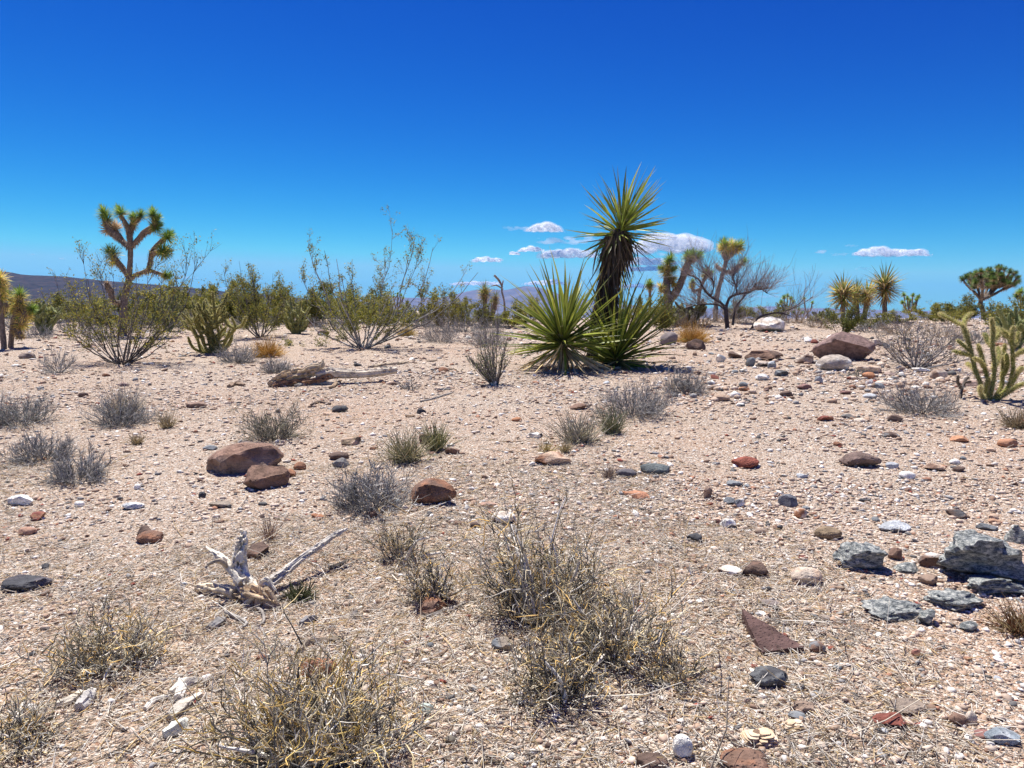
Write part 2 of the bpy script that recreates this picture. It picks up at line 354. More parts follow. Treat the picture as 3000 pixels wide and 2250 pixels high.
# ------------------------------------------------------------------ clouds (beyond the haze box)
def ico(sub):
    import bmesh
    bm = bmesh.new(); bmesh.ops.create_icosphere(bm, subdivisions=sub, radius=1.0)
    V = np.array([v.co[:] for v in bm.verts]); Fa = np.array([[v.index for v in f.verts] for f in bm.faces]); bm.free(); return V, Fa
ICO = {k: ico(k) for k in (1, 2, 3, 4)}
def cloudmat(name, dens):
    m, n, b = newmat(name); n.nodes.remove(b); pv = n.nodes.new('ShaderNodeVolumePrincipled'); pv.inputs['Color'].default_value = (1, 1, 1, 1)
    pv.inputs['Density'].default_value = dens; pv.inputs['Anisotropy'].default_value = 0.0
    n.links.new(pv.outputs[0], n.nodes['Material Output'].inputs['Volume']); return m
def cloudshell(name):
    m, n, b = newmat(name); n.nodes.remove(b); tcc = n.nodes.new('ShaderNodeTexCoord')
    no = tex(n, 'Noise', 0.006, 4, 0.55, tcc.outputs['Object']); rr = ramp(n, [(0.35, 0.0), (0.58, 1.0)]); n.links.new(no.outputs[0], rr.inputs[0])
    d = n.nodes.new('ShaderNodeBsdfDiffuse'); d.inputs[0].default_value = (0.97, 0.97, 0.98, 1); t = n.nodes.new('ShaderNodeBsdfTranslucent'); t.inputs[0].default_value = (0.97, 0.97, 0.98, 1)
    x = n.nodes.new('ShaderNodeMixShader'); x.inputs[0].default_value = 0.6; n.links.new(d.outputs[0], x.inputs[1]); n.links.new(t.outputs[0], x.inputs[2])
    tp = n.nodes.new('ShaderNodeBsdfTransparent'); y = n.nodes.new('ShaderNodeMixShader'); n.links.new(rr.outputs[0], y.inputs[0]); n.links.new(tp.outputs[0], y.inputs[1]); n.links.new(x.outputs[0], y.inputs[2])
    n.links.new(y.outputs[0], n.nodes['Material Output'].inputs['Surface']); return m
CM = [cloudshell('cloud_white'), cloudmat('thin_cloud_vapour', 0.0022)]
CLOUDS = [  # px, py, w, h, material, label
 (1595, 669, 105, 30, 0, 'small white puffy cloud alone high left of the tall yucca'),
 (1530, 668, 130, 16, 1, 'thin veil of cloud trailing left of the highest small cloud'),
 (1556, 731, 76, 18, 0, 'flat white cloud left of the tall yucca skirt'),
 (1508, 743, 28, 13, 0, 'tiny round cloud at the left end of the cloud row'),
 (1428, 760, 92, 20, 0, 'little ragged cloud low over the middle creosote'),
 (1660, 706, 190, 34, 1, 'hazy wide cloud just left of the tall yucca neck'),
 (1665, 742, 160, 36, 0, 'wide soft cloud behind the left yucca tips'),
 (1960, 712, 225, 66, 0, 'biggest bright cloud right of the tall yucca'),
 (1850, 738, 260, 40, 1, 'pale grey veil beneath the biggest cloud'),
 (1885, 766, 190, 30, 0, 'flat white cloud layer below the biggest cloud'),
 (1870, 787, 150, 20, 0, 'lowest cloud layer right of the tall yucca'),
 (2560, 737, 105, 38, 0, 'bright puffy left half of the cloud over the right yuccas'),
 (2650, 741, 150, 26, 0, 'long tapering cloud over the right yuccas'),
 (2462, 745, 58, 12, 1, 'faint short cloud left of the cloud over the right yuccas'),
 (2495, 720, 52, 9, 1, 'faintest streak above and left of the right hand cloud'),
 (2405, 737, 20, 22, 1, 'faint upright wisp left of the right hand clouds'),
 (2530, 786, 60, 13, 1, 'faint cloud just above the right yuccas'),
 (180, 757, 24, 11, 1, 'tiny faint cloud left of the tall joshua tree'),
 (95, 745, 22, 8, 1, 'tiniest faint cloud at the far left'),
 (1395, 830, 150, 16, 0, 'low white cloud bank on the skyline left of the yuccas'),
 (1190, 835, 120, 14, 1, 'low faint cloud bank behind the middle creosote'),
 (690, 845, 150, 22, 1, 'low faint cloud above the slope of the left hill'),
 (530, 812, 110, 14, 1, 'low streak of cloud right of the joshua tree'),
 (1600, 828, 130, 18, 0, 'low white cloud behind the left yucca leaves'),
 (1880, 838, 200, 16, 0, 'low white cloud bank right of the tall yucca trunk'),
 (2230, 868, 220, 12, 1, 'low faint cloud behind the bare tree'),
]
for ci, (px, py, w, h, mi, lab) in enumerate(CLOUDS):
    r = rs(500 + ci); Yc = 26000.0; c = Wv(px, py, Yc); w_, h_ = w / F * Yc, h / F * Yc; ch = []
    nb = max(7, int(w / h * 4.5)); V0, F0 = ICO[2]
    for k in range(nb):
        u = (k + 0.5) / nb * 2 - 1 + r.normal(0, 0.04); env = math.sqrt(max(0.02, 1 - u * u)) * r.uniform(0.55, 1.0)
        rad = h_ * 0.5 * env * r.uniform(0.65, 1.05)
        ctr = np.array([u * w_ * 0.5, r.uniform(-0.8, 0.8) * h_ * 0.6, -h_ * 0.28 + rad * 0.75 + r.uniform(-0.1, 0.1) * h_])
        if mi: ctr[2] = r.normal(0, 0.15) * h_; rad *= 0.6
        VV = V0 * rad * np.array([1.7 if not mi else 2.6, 1.3, 0.85])
        VV = VV * (1 + 0.4 * vnoise(VV + ctr, 3.6 / h_, ci, 4))[:, None] + ctr
        ch.append((VV, F0, (1, 1, 1)))
    o = obj('cloud', mesh('cloud', ch, CM[mi])); o.location = c
    rm = o.modifiers.new('remesh', 'REMESH'); rm.mode = 'VOXEL'; rm.voxel_size = h_ / 14
    if mi == 0:
        hal = bpy.data.objects.new('edge_veil', o.data.copy()); COL.objects.link(hal); hal.parent = o; hal.scale = (1.16, 1.2, 1.22); hal.data.materials[0] = CM[1]; rm2 = hal.modifiers.new('remesh', 'REMESH'); rm2.mode = 'VOXEL'; rm2.voxel_size = h_ / 11
    tag(o, lab, 'cloud')

# ------------------------------------------------------------------ shrubs
OL = [(0.3, 0.29, 0.055), (0.21, 0.22, 0.045), (0.42, 0.35, 0.06), (0.13, 0.15, 0.035)]      # creosote leaves
GY = [(0.38, 0.37, 0.36), (0.27, 0.265, 0.265), (0.48, 0.46, 0.43)]                              # grey twigs
def dome_len(d, w, h):
    hx = np.hypot(d[:, 0], d[:, 1]); return 1 / np.sqrt((hx / (w / 2)) ** 2 + (np.abs(d[:, 2]) / h) ** 2 + 1e-9)
def shrub(label, px, py, wpx, hpx, cat='shrub', name='shrub', n0=14, amax=75, K0=6, r0=0.012, curl=0.35, grav=0.3, stemc=GY,
          lev=((90, 0.45, 0.5, 0.004),), twigc=None, leafn=0, leafs=0.02, leafc=OL, lsp=0.03, tips=None, seed=0, group=None, Y=None, ltmin=0.4,
          stagger=0.35, white=0, rbase=0.06, shared=None):
    r = rs(seed); o = G(px, py, Y); d_ = o.y; k = d_ / F; w, h = wpx * k, hpx * k
    root = thing(name, label, cat, o, group)
    if shared is not None:                                     # a copy of an earlier bush, its parts copied with it
        root.scale = (w / shared['w'], w / shared['w'], h / shared['h']); root.rotation_euler.z = r.uniform(0, 6.28)
        for ch in shared['root'].children:
            c = ch.copy(); COL.objects.link(c); c.parent = root
        return root
    if tips:
        N = len(tips); P = np.zeros((N, K0 + 3, 3)); t = np.linspace(0, 1, K0 + 3)[:, None]
        for i, (tx, ty) in enumerate(tips):
            yy = d_ + r.uniform(-0.4, 0.4) * w * 0.6; e = np.array(W(tx, ty, yy) - o)
            c = np.array([e[0] * 0.75, e[1] * 0.75, e[2] * r.uniform(0.25, 0.42)]); b0 = r.normal(0, rbase * 0.7, 3); b0[2] = -0.03
            P[i] = (1 - t) ** 2 * b0 + 2 * t * (1 - t) * c + t * t * e
            ln_ = np.linalg.norm(e); ph = r.uniform(0, 6, 3); P[i] += (np.sin(t * 11 + ph) * 0.022 + np.sin(t * 23 + ph * 2) * 0.010) * ln_ * t * (1.1 - t) * 2
        L0 = np.linalg.norm(P[:, -1] - P[:, 0], axis=1)
    if (not tips) or n0:
        N = n0; az = np.arange(N) * 2.39996 + r.uniform(0, 6) ; po = np.radians(amax) * np.sqrt((np.arange(N) + 0.5) / N) * r.uniform(0.85, 1.1, N)
        d = np.stack([np.sin(po) * np.cos(az), np.sin(po) * np.sin(az), np.cos(po)], 1)
        d = nrm(d + np.append(r.normal(0, 0.22, 2), 0.0) * np.abs(d[:, 2:])); L = dome_len(d, w, h) * r.uniform(1 - stagger, 1.05, N); b = np.stack([rbase * w * np.cos(az) * r.uniform(0, 1, N), rbase * w * np.sin(az) * r.uniform(0, 1, N), 0 * az - 0.02], 1)
        P2 = strands(b, d, L, K0 + 3 if tips else K0, curl, grav, r)
        if tips: P = np.concatenate([P, P2]); L0 = np.concatenate([L0, L])
        else: P, L0 = P2, L
    S0 = 4 if r0 > 0.008 else 3
    rr = r0 * r.uniform(0.6, 1.2, len(P)); sc_ = pick(stemc, len(P), r)
    stems = [tubes(P, taper(len(P), P.shape[1], rr, 0.22), S0, sc_)]
    tw = []; cur, curL = P, L0
    for li, (n, lr, ang, rad) in enumerate(lev):
        b, dd, i = sprout(cur, n, 0.25 if li == 0 else 0.15, 1.0, ang, r); dd[:, 2] += 0.25; Lc = curL[i] * lr * r.uniform(0.5, 1.3, n)
        Kn = 4 if li == 0 else 3; Pn = strands(b, dd, Lc, Kn, curl, grav, r); Pn[..., 2] = np.maximum(Pn[..., 2], 0.004)
        tw.append(tubes(Pn, taper(n, Kn, rad * r.uniform(0.7, 1.3, n), 0.3), 3, pick((twigc or stemc) if li or not twigc else list(twigc) + list(stemc) * 2, n, r)))
        cur, curL = Pn, Lc
    if white:                                                  # a few bleached dead stalks
        i = r.choice(len(P), min(white, len(P)), replace=False); Pw = P[i] * r.uniform(0.7, 1.0, (len(i), 1, 1))
        Pw = Pw + r.normal(0, 0.012, (len(i), 1, 3))
        stems.append(tubes(Pw, taper(len(i), P.shape[1], r0 * 2.3 * r.uniform(0.5, 1.3, len(i)), 0.35), 5, pick([(0.78, 0.74, 0.67), (0.62, 0.57, 0.5)], len(i), r)))
    ob = obj('branches', mesh('branches', stems, M_TWIG), root)
    if tw: obj('twigs', mesh('twigs', tw, M_TWIG), root, 'stuff')
    if leafn:
        b, dd, i = sprout(cur, leafn, ltmin, 1.0, 0.9, r); b = b + r.normal(0, lsp, b.shape); b[:, 2] = np.maximum(b[:, 2], 0.01)
        obj('foliage', mesh('foliage', [leaves(b, leafs, leafc, r)], M_LEAF), root, 'stuff')
    return {'root': root, 'w': w, 'h': h}
DG = [(0.115, 0.10, 0.095), (0.2, 0.18, 0.17), (0.07, 0.06, 0.055)]
LG = [(0.42, 0.41, 0.40), (0.30, 0.29, 0.28), (0.2, 0.19, 0.18)]
def creosote(label, px, py, w, h, seed, **kw):
    a = dict(name='creosote_bush', cat='bush', n0=11, amax=62, K0=7, r0=0.014, curl=0.6, grav=0.35, stemc=DG, lev=((190, 0.22, 0.7, 0.0052), (1100, 0.55, 0.7, 0.0026)), leafn=7500, leafs=0.036, lsp=0.03, seed=seed, stagger=0.25)
    a.update(kw); return shrub(label, px, py, w, h, **a)
def bursage(label, px, py, w, h, seed, **kw):
    a = dict(name='grey_shrub', cat='shrub', n0=110, amax=92, K0=5, r0=0.0045, curl=0.8, grav=0.3, stemc=[(0.2, 0.195, 0.19), (0.13, 0.125, 0.12), (0.3, 0.29, 0.28)], twigc=GY, lev=((900, 0.38, 0.6, 0.0026), (1300, 0.45, 0.7, 0.0019)), leafn=0, seed=seed, stagger=0.4, rbase=0.22)
    a.update(kw); return shrub(label, px, py, w, h, **a)
SG = [(0.82, 0.63, 0.32), (0.6, 0.5, 0.3), (0.86, 0.57, 0.2), (0.36, 0.32, 0.21), (0.86, 0.8, 0.68), (0.16, 0.145, 0.11), (0.78, 0.68, 0.5)]
def drybush(label, px, py, w, h, seed, **kw):
    a = dict(name='dry_bush', cat='bush', n0=120, amax=72, K0=8, r0=0.0045, curl=1.5, grav=0.45, stemc=[(0.42, 0.39, 0.34), (0.22, 0.205, 0.18), (0.13, 0.125, 0.11), (0.10, 0.095, 0.085)],
             lev=((620, 0.42, 0.5, 0.0028), (1500, 0.5, 0.6, 0.0019)), twigc=SG, seed=seed, stagger=0.55, white=12, rbase=0.25)
    a.update(kw); return shrub(label, px, py, w, h, **a)
def tuft(label, px, py, w, h, seed, C=((0.68, 0.42, 0.12), (0.55, 0.33, 0.09), (0.74, 0.53, 0.2)), n=420, name='grass_tuft', cat='grass tuft', amax=85, Y=None, wd=0.006, group=None):
    r = rs(seed); o = G(px, py, Y); k = o.y / F; gk = 1.3 if n < 250 else 1.0; w, h = w * k * gk, h * k * gk; n = int(n * gk); root = thing(name, label, cat, o, group)
    az = r.uniform(0, 6.283, n); po = np.radians(amax) * np.sqrt(r.uniform(0, 1, n)); d = np.stack([np.sin(po) * np.cos(az), np.sin(po) * np.sin(az), np.cos(po)], 1)
    L = dome_len(d, w, h) * r.uniform(0.5, 1.1, n); b = np.stack([r.normal(0, 0.09 * w, n), r.normal(0, 0.09 * w, n), 0 * az - 0.01], 1)
    P = strands(b, d, L, 5, 0.5, -0.1, r); P[..., 2] = np.maximum(P[..., 2], 0.0 - 0.01)
    obj('blades', mesh('blades', [tubes(P, taper(n, 5, wd * 0.5 * r.uniform(0.6, 1.2, n), 0.3), 3, pick(C, n, r))], M_GRASS), root, 'stuff')
    return root

# big bushes of the middle distance
creosote('olive creosote bush with forked grey stems in front of the tall joshua tree', 358, 1066, 390, 330, 1, n0=14,
         tips=[(150, 790), (240, 745), (285, 745), (170, 900), (215, 980), (330, 800), (400, 770), (440, 830), (500, 870), (536, 905), (505, 980), (560, 735), (585, 750), (555, 765), (480, 790), (300, 900), (260, 860), (200, 830), (450, 940), (400, 900)], leafn=6500, leafc=OL + [(0.32, 0.26, 0.04)])
creosote('upright creosote bush directly behind the green branching cactus', 765, 988, 200, 225, 2, Y=18.9, tips=[(655, 790), (700, 765), (740, 800), (690, 840), (800, 800), (840, 850)], n0=9, leafn=8500)
creosote('tallest creosote with long bare white stems and thin high sprays of leaves', 1063, 1020, 360, 240, 3, n0=14, r0=0.019, stemc=LG,
         tips=[(905, 722), (950, 735), (985, 760), (1000, 800), (880, 790), (1030, 765), (1149, 672), (1130, 760), (1215, 690), (1270, 725), (1235, 700), (1190, 780), (1401, 795), (1370, 790), (1260, 830), (850, 1028), (890, 920), (1150, 960)], leafn=13000,
         lev=((260, 0.15, 0.7, 0.0055), (1400, 0.5, 0.7, 0.0028)), lsp=0.03)
shrub('slender upright bush with green tips left of the yucca clump', 1450, 1126, 165, 205, name='upright_bush', cat='bush', n0=60, amax=42, r0=0.008, curl=0.3, grav=0.3, stemc=[(0.2, 0.18, 0.17), (0.3, 0.28, 0.27), (0.13, 0.11, 0.1)], lev=((260, 0.35, 0.35, 0.0035), (500, 0.4, 0.45, 0.002)), leafn=1100, leafs=0.022, leafc=[(0.12, 0.17, 0.05), (0.16, 0.2, 0.06), (0.2, 0.2, 0.07)], seed=4, stagger=0.5)
creosote('round olive bush with yellowish leaves beyond the grey shrub', 1305, 950, 130, 120, 5, Y=21.5, leafc=[(0.2, 0.17, 0.03), (0.14, 0.14, 0.03), (0.26, 0.2, 0.03)], leafn=6500, r0=0.01)
creosote('small dense bright green bush on a short stem behind the dark boulder', 2462, 989, 110, 112, 6, n0=9, amax=50, leafn=7500, leafc=[(0.13, 0.15, 0.03), (0.2, 0.19, 0.04), (0.09, 0.11, 0.025)], r0=0.012, lev=((80, 0.4, 0.6, 0.005), (380, 0.42, 0.7, 0.0028)))
shrub('wide bare twiggy bush with dark tangled stems left of the big cactus', 2686, 1078, 270, 170, name='bare_bush', cat='bush', n0=34, amax=82, K0=7, r0=0.012, curl=0.75, grav=0.25, stemc=[(0.2, 0.19, 0.2), (0.3, 0.28, 0.28), (0.13, 0.12, 0.12)], lev=((260, 0.4, 0.6, 0.0048), (900, 0.45, 0.6, 0.0026)), leafn=900, leafs=0.024, leafc=[(0.22, 0.18, 0.05), (0.16, 0.15, 0.05), (0.3, 0.2, 0.08)], seed=7, stagger=0.4)
shrub('small leafless grey bush left of the forked creosote', 175, 1092, 148, 88, name='bare_bush', cat='bush', n0=38, amax=78, r0=0.006, curl=0.5, stemc=LG, lev=((240, 0.4, 0.5, 0.003), (500, 0.4, 0.6, 0.002)), seed=8)
bursage('dusty grey shrub pressed against the orange tuft below the green cactus', 695, 1062, 110, 70, 9)
bursage('small grey shrub just above the left end of the fallen log', 808, 1090, 90, 50, 10)
tuft('orange dry tuft left of the long pale creosote stem', 785, 1044, 104, 76, 11, n=700, wd=0.011)
tuft('golden dry tuft with a boulder at its foot right of the yuccas', 2029, 1003, 118, 78, 12, n=900, wd=0.012)
tuft('yellow dry tuft behind the tall creosote', 1190, 984, 72, 44, 13, C=((0.55, 0.42, 0.15), (0.48, 0.36, 0.14), (0.62, 0.52, 0.24)), n=500, wd=0.011)
tuft('brown dry tuft between the yellowish cactus and the tall creosote', 915, 958, 60, 42, 14, C=((0.36, 0.2, 0.1), (0.28, 0.17, 0.1)), n=260)
bursage('pale bare bramble right of the yellow tuft', 1291, 1001, 128, 92, 15, stemc=[(0.38, 0.34, 0.32), (0.28, 0.25, 0.24)], grav=0.5)
bursage('pale thorny bramble behind the slender upright bush', 1430, 1012, 130, 105, 16, stemc=[(0.4, 0.36, 0.33), (0.3, 0.27, 0.26)], grav=0.5, Y=16.6)
bursage('green grey low shrub cut by the left edge', 58, 1240, 190, 92, 17, leafn=2500, leafs=0.010, leafc=[(0.2, 0.23, 0.17), (0.26, 0.29, 0.22)])
bursage('grey shrub with pale straw rising out of it on the left', 355, 1242, 165, 105, 18, leafn=900, leafs=0.010, leafc=[(0.2, 0.23, 0.17)])
tuft('tall pale straw growing out of the left grey shrub', 368, 1225, 150, 135, 19, C=((0.8, 0.72, 0.58), (0.66, 0.57, 0.45)), n=260, amax=48, wd=0.009)
bursage('low grey shrub left of its touching neighbour near the left edge', 122, 1345, 170, 90, 20, n0=90)
bursage('low grey shrub in front of its touching neighbour near the left edge', 232, 1405, 165, 112, 21, n0=90)
drybush('tan and green shrub above the pair of brown boulders', 802, 1282, 205, 120, 22, white=0, lev=((500, 0.4, 0.5, 0.0028), (1000, 0.45, 0.6, 0.002)), twigc=[(0.3, 0.27, 0.17), (0.22, 0.21, 0.14), (0.42, 0.36, 0.26), (0.16, 0.16, 0.11)])
bursage('grey twiggy shrub left of the reddish boulder in the middle', 1090, 1480, 240, 150, 23, n0=130)
bursage('widest grey shrub in front of the right yucca', 1855, 1214, 235, 108, 24, n0=130)
bursage('smaller grey shrub touching the wide one at its upper right', 2008, 1150, 118, 78, 25, n0=80)
tuft('bent white dead stalks standing in the small grey shrub', 1965, 1150, 70, 150, 26, C=((0.7, 0.64, 0.52),), n=9, amax=25, wd=0.012)
bursage('low grey shrub in the open left of the big cactus', 2690, 1206, 205, 88, 27, n0=120)
tuft('greenish upright tuft with yellow tips in the middle ground', 1278, 1318, 85, 90, 28, C=((0.36, 0.36, 0.16), (0.22, 0.24, 0.13), (0.5, 0.44, 0.24)), n=170, amax=48, wd=0.009)
tuft('sparse yellow green grass tuft left of the greenish upright tuft', 1190, 1352, 150, 95, 29, C=((0.42, 0.38, 0.2), (0.3, 0.29, 0.18), (0.58, 0.5, 0.34)), n=190, amax=58, wd=0.009)
tuft('grey green grass tuft below the widest grey shrub', 1790, 1268, 95, 85, 30, C=((0.3, 0.31, 0.17), (0.2, 0.22, 0.13), (0.45, 0.4, 0.26)), n=170, amax=55, wd=0.009)
tuft('sparse grey and straw tuft left of the widest grey shrub', 1695, 1295, 160, 90, 31, C=((0.45, 0.4, 0.33), (0.33, 0.31, 0.27), (0.5, 0.46, 0.32)), n=210, amax=62, wd=0.008)
tuft('small straw tuft right of the left grey shrub', 490, 1255, 55, 60, 32, C=((0.52, 0.42, 0.24), (0.4, 0.32, 0.2)), n=90, amax=50, wd=0.008)
tuft('small straw tuft between the left shrubs and the boulders', 400, 1302, 50, 40, 33, C=((0.52, 0.42, 0.24), (0.4, 0.32, 0.2)), n=70, amax=50, wd=0.008)
tuft('yellow straw tuft growing on the flat pink tan rock', 1600, 1320, 60, 36, 34, C=((0.62, 0.5, 0.22), (0.5, 0.42, 0.2)), n=60, amax=80, wd=0.008)
tuft('small straw tuft right of the flat pink tan rock', 1655, 1325, 40, 38, 35, C=((0.55, 0.46, 0.26),), n=50, amax=40, wd=0.008)
tuft('little brown stubble tuft right of the dark pebbles row', 1785, 1400, 60, 45, 36, C=((0.3, 0.22, 0.18), (0.4, 0.32, 0.26)), n=60, amax=50, wd=0.007)
bursage('tiny grey sprout in front of the fallen log', 1202, 1140, 62, 36, 37, n0=40, lev=((200, 0.4, 0.6, 0.003),))
bursage('tiny green grey sprout at the boulder slabs on the right', 2510, 1103, 60, 30, 38, n0=40, lev=((200, 0.4, 0.6, 0.003),), stemc=[(0.18, 0.2, 0.13), (0.26, 0.26, 0.2)])
tuft('reddish dry sprig left of the stump', 790, 1580, 60, 80, 39, C=((0.4, 0.24, 0.17), (0.5, 0.38, 0.28)), n=26, amax=35, wd=0.007)
tuft('grass tuft cut by the right edge below the big cactus', 2985, 1252, 110, 60, 40, C=((0.4, 0.3, 0.18), (0.26, 0.22, 0.14)), n=220, wd=0.008)

# foreground dry bushes
drybush('upper lobe of the large yellow twiggy bush in the centre foreground', 1590, 1800, 400, 400, 41, n0=190, white=34, lev=((800, 0.36, 0.75, 0.003), (1500, 0.6, 0.9, 0.0022)), amax=66)
drybush('right lobe of the large yellow twiggy bush in the centre foreground', 1790, 1915, 330, 340, 42, n0=150, white=20, lev=((620, 0.36, 0.75, 0.003), (1200, 0.6, 0.9, 0.0022)))
drybush('lower dark footed lobe of the centre bush with long shadows', 1640, 2035, 290, 280, 43, n0=110, white=7, lev=((450, 0.36, 0.75, 0.003), (1000, 0.6, 0.9, 0.0021)), amax=64)
drybush('low sprawling dry bush right of the centre bush foot', 1985, 1985, 220, 110, 44, n0=60, white=2, lev=((350, 0.4, 0.5, 0.0024), (700, 0.45, 0.6, 0.0017)))
drybush('narrow dry bush standing over the small brown rock in the middle', 1262, 1755, 150, 230, 45, n0=60, white=8, amax=48, lev=((260, 0.36, 0.75, 0.003), (520, 0.6, 0.9, 0.0021)))
drybush('thin dry bush below the reddish middle boulder', 1180, 1640, 170, 230, 46, n0=48, white=4, amax=50, lev=((260, 0.4, 0.5, 0.0024), (600, 0.45, 0.6, 0.0016)))
drybush('large golden twiggy bush at the bottom left of centre', 905, 2215, 600, 390, 47, n0=210, white=34, lev=((950, 0.36, 0.75, 0.0028), (1700, 0.6, 0.9, 0.0021)), twigc=SG + [(0.6, 0.42, 0.12), (0.62, 0.46, 0.16)], amax=74)
drybush('spiky grey and straw bush at the left foreground', 318, 1945, 350, 205, 48, n0=120, white=7, lev=((400, 0.36, 0.75, 0.003), (849, 0.6, 0.9, 0.0021)), stemc=[(0.36, 0.34, 0.29), (0.25, 0.24, 0.2)])
drybush('dry straw bush cut off by the lower left corner', 20, 2190, 270, 230, 49, n0=80, white=5, lev=((420, 0.4, 0.5, 0.0026), (900, 0.45, 0.6, 0.0017)), grav=-0.1)
tuft('small dark green weed right of the stump', 880, 1755, 90, 60, 50, C=((0.1, 0.115, 0.05), (0.16, 0.16, 0.09)), n=120, amax=80, wd=0.008, name='weed', cat='weed')
tuft('dry red brown weed at the right edge beside the banded rocks', 2985, 1850, 150, 90, 51, C=((0.22, 0.1, 0.05), (0.3, 0.2, 0.1), (0.5, 0.4, 0.22)), n=230, wd=0.007)
tuft('thin brown sprig under the triangle rock corner', 2905, 1100, 40, 60, 52, C=((0.2, 0.15, 0.12),), n=20, amax=40) if 0 else None

# ------------------------------------------------------------------ yucca leaves as single parts
def leaf_mesh(name, droop, c1, c2, seed, bend=0.0, fold=0.35, wd=0.07, kink=None, K=8):
    r = rs(seed); V, Fa, C = blades(np.zeros((1, 3)), np.array([[1.0, 0, 0.0]]), np.ones(1), wd, K, 0.0, np.array([c1]), r, None, fold)
    V = V.reshape(K, 3, 3); t = np.linspace(0, 1, K); z = -droop * t ** 2 + (kink or 0) * np.maximum(0, t - 0.5); V[..., 2] += z[:, None]; V[..., 1] += (bend * t ** 2)[:, None]
    V[..., 0] *= (1 - 0.12 * droop)
    CC = np.broadcast_to(np.array(c1), (K, 3, 3)).copy(); w = np.clip((t - 0.6) * 1.3, 0, 0.6)[:, None, None]; CC = CC * (1 - w) + np.array(c2) * w; CC[:, (0, 2)] = CC[:, (0, 2)] * 0.6 + np.array(c2) * 0.4
    return mesh(name, [(V.reshape(-1, 3), Fa, CC.reshape(-1, 3))], M_YUCCA if 'dead' not in name else M_DEAD, smooth=True)
GREEN = [leaf_mesh('leaf', dr, c, c2, k, bd) for k, (dr, bd, c, c2) in enumerate([
    (0.0, 0.03, (0.17, 0.25, 0.03), (0.5, 0.45, 0.11)), (0.10, -0.04, (0.10, 0.17, 0.025), (0.38, 0.36, 0.1)), (0.2, 0.06, (0.27, 0.35, 0.04), (0.58, 0.5, 0.13)),
    (-0.08, 0.02, (0.14, 0.21, 0.03), (0.46, 0.34, 0.1)), (0.05, -0.07, (0.065, 0.11, 0.02), (0.3, 0.28, 0.09))])]
DEADL = [leaf_mesh('dead_leaf', dr, c, c2, 20 + k, bd, 0.5, 0.042, kk) for k, (dr, bd, c, c2, kk) in enumerate([
    (0.25, 0.05, (0.17, 0.12, 0.075), (0.1, 0.075, 0.05), -0.4), (0.5, -0.1, (0.34, 0.26, 0.15), (0.2, 0.14, 0.09), -0.2), (0.05, 0.1, (0.10, 0.08, 0.06), (0.07, 0.055, 0.045), 0.2), (0.35, 0.0, (0.14, 0.11, 0.085), (0.22, 0.16, 0.09), 0)])]
STRAW = [leaf_mesh('dead_leaf', dr, c, c2, 30 + k, bd, 0.5, 0.05, kk) for k, (dr, bd, c, c2, kk) in enumerate([
    (0.05, 0.05, (0.86, 0.66, 0.33), (0.6, 0.45, 0.23), -0.1), (0.12, -0.06, (0.78, 0.62, 0.34), (0.52, 0.38, 0.2), 0.1), (0.0, 0.1, (0.5, 0.38, 0.2), (0.35, 0.24, 0.14), 0)])]
def orient(d, roll=0.0):
    x = Vector(d).normalized(); y = Vector((0, 0, 1)).cross(x)
    if y.length < 1e-3: y = Vector((0, 1, 0))
    y.normalize(); z = x.cross(y); M = Matrix((x, y, z)).transposed().to_4x4(); return M @ Matrix.Rotation(roll, 4, 'X')
def put_leaf(root, me, p, d, L, Wd, r, name='leaf', roll=0.5):
    o = bpy.data.objects.new(name, me); COL.objects.link(o); o.parent = root
    o.matrix_local = Matrix.Translation(p) @ orient(d, r.normal(0, roll)) @ Matrix.Diagonal((L, Wd, L, 1)); return o
def rosette_leaves(root, c, axis, n, L0, L1, amin, amax, r, meshes, name='leaf', Wd=0.75, stem=0.15, pw=0.6, jit=6):
    """leaves spiralling round an axis, polar angle amin..amax (degrees) from it"""
    ax = Vector(axis).normalized(); q = ax.to_track_quat('Z', 'Y')
    for i in range(n):
        t = (i + 0.5) / n; po = math.radians(amin + (amax - amin) * t ** pw + r.normal(0, jit)); az = i * 2.39996 + r.normal(0, 0.2)
        d = q @ Vector((math.sin(po) * math.cos(az), math.sin(po) * math.sin(az), math.cos(po)))
        L = (L0 + (L1 - L0) * t) * r.uniform(0.62, 1.15)
        p = Vector(c) + ax * (stem * (0.5 - t)) + (q @ Vector((math.cos(az), math.sin(az), 0))) * 0.03
        put_leaf(root, meshes[r.randint(len(meshes))], p, d, L, L * Wd * r.uniform(0.8, 1.15), r, name)
def curls(root, c, rad, n, r, z0=0.1):
    """loose curling fibres along the leaf edges"""
    d = nrm(r.normal(0, 1, (n, 3)) * np.array([1, 1, 0.8]) + np.array([0, 0, z0])); b = np.array(c) + d * r.uniform(0.2, 0.75, (n, 1)) * rad
    P = strands(b, r.normal(0, 1, (n, 3)), r.uniform(0.05, 0.13, n), 6, 3.2, 0.0, r)
    obj('fibres', mesh('fibres', [tubes(P, taper(n, 6, 0.0016, 0.5), 3, pick([(0.6, 0.52, 0.4), (0.4, 0.33, 0.2)], n, r))], M_GRASS), root, 'stuff')

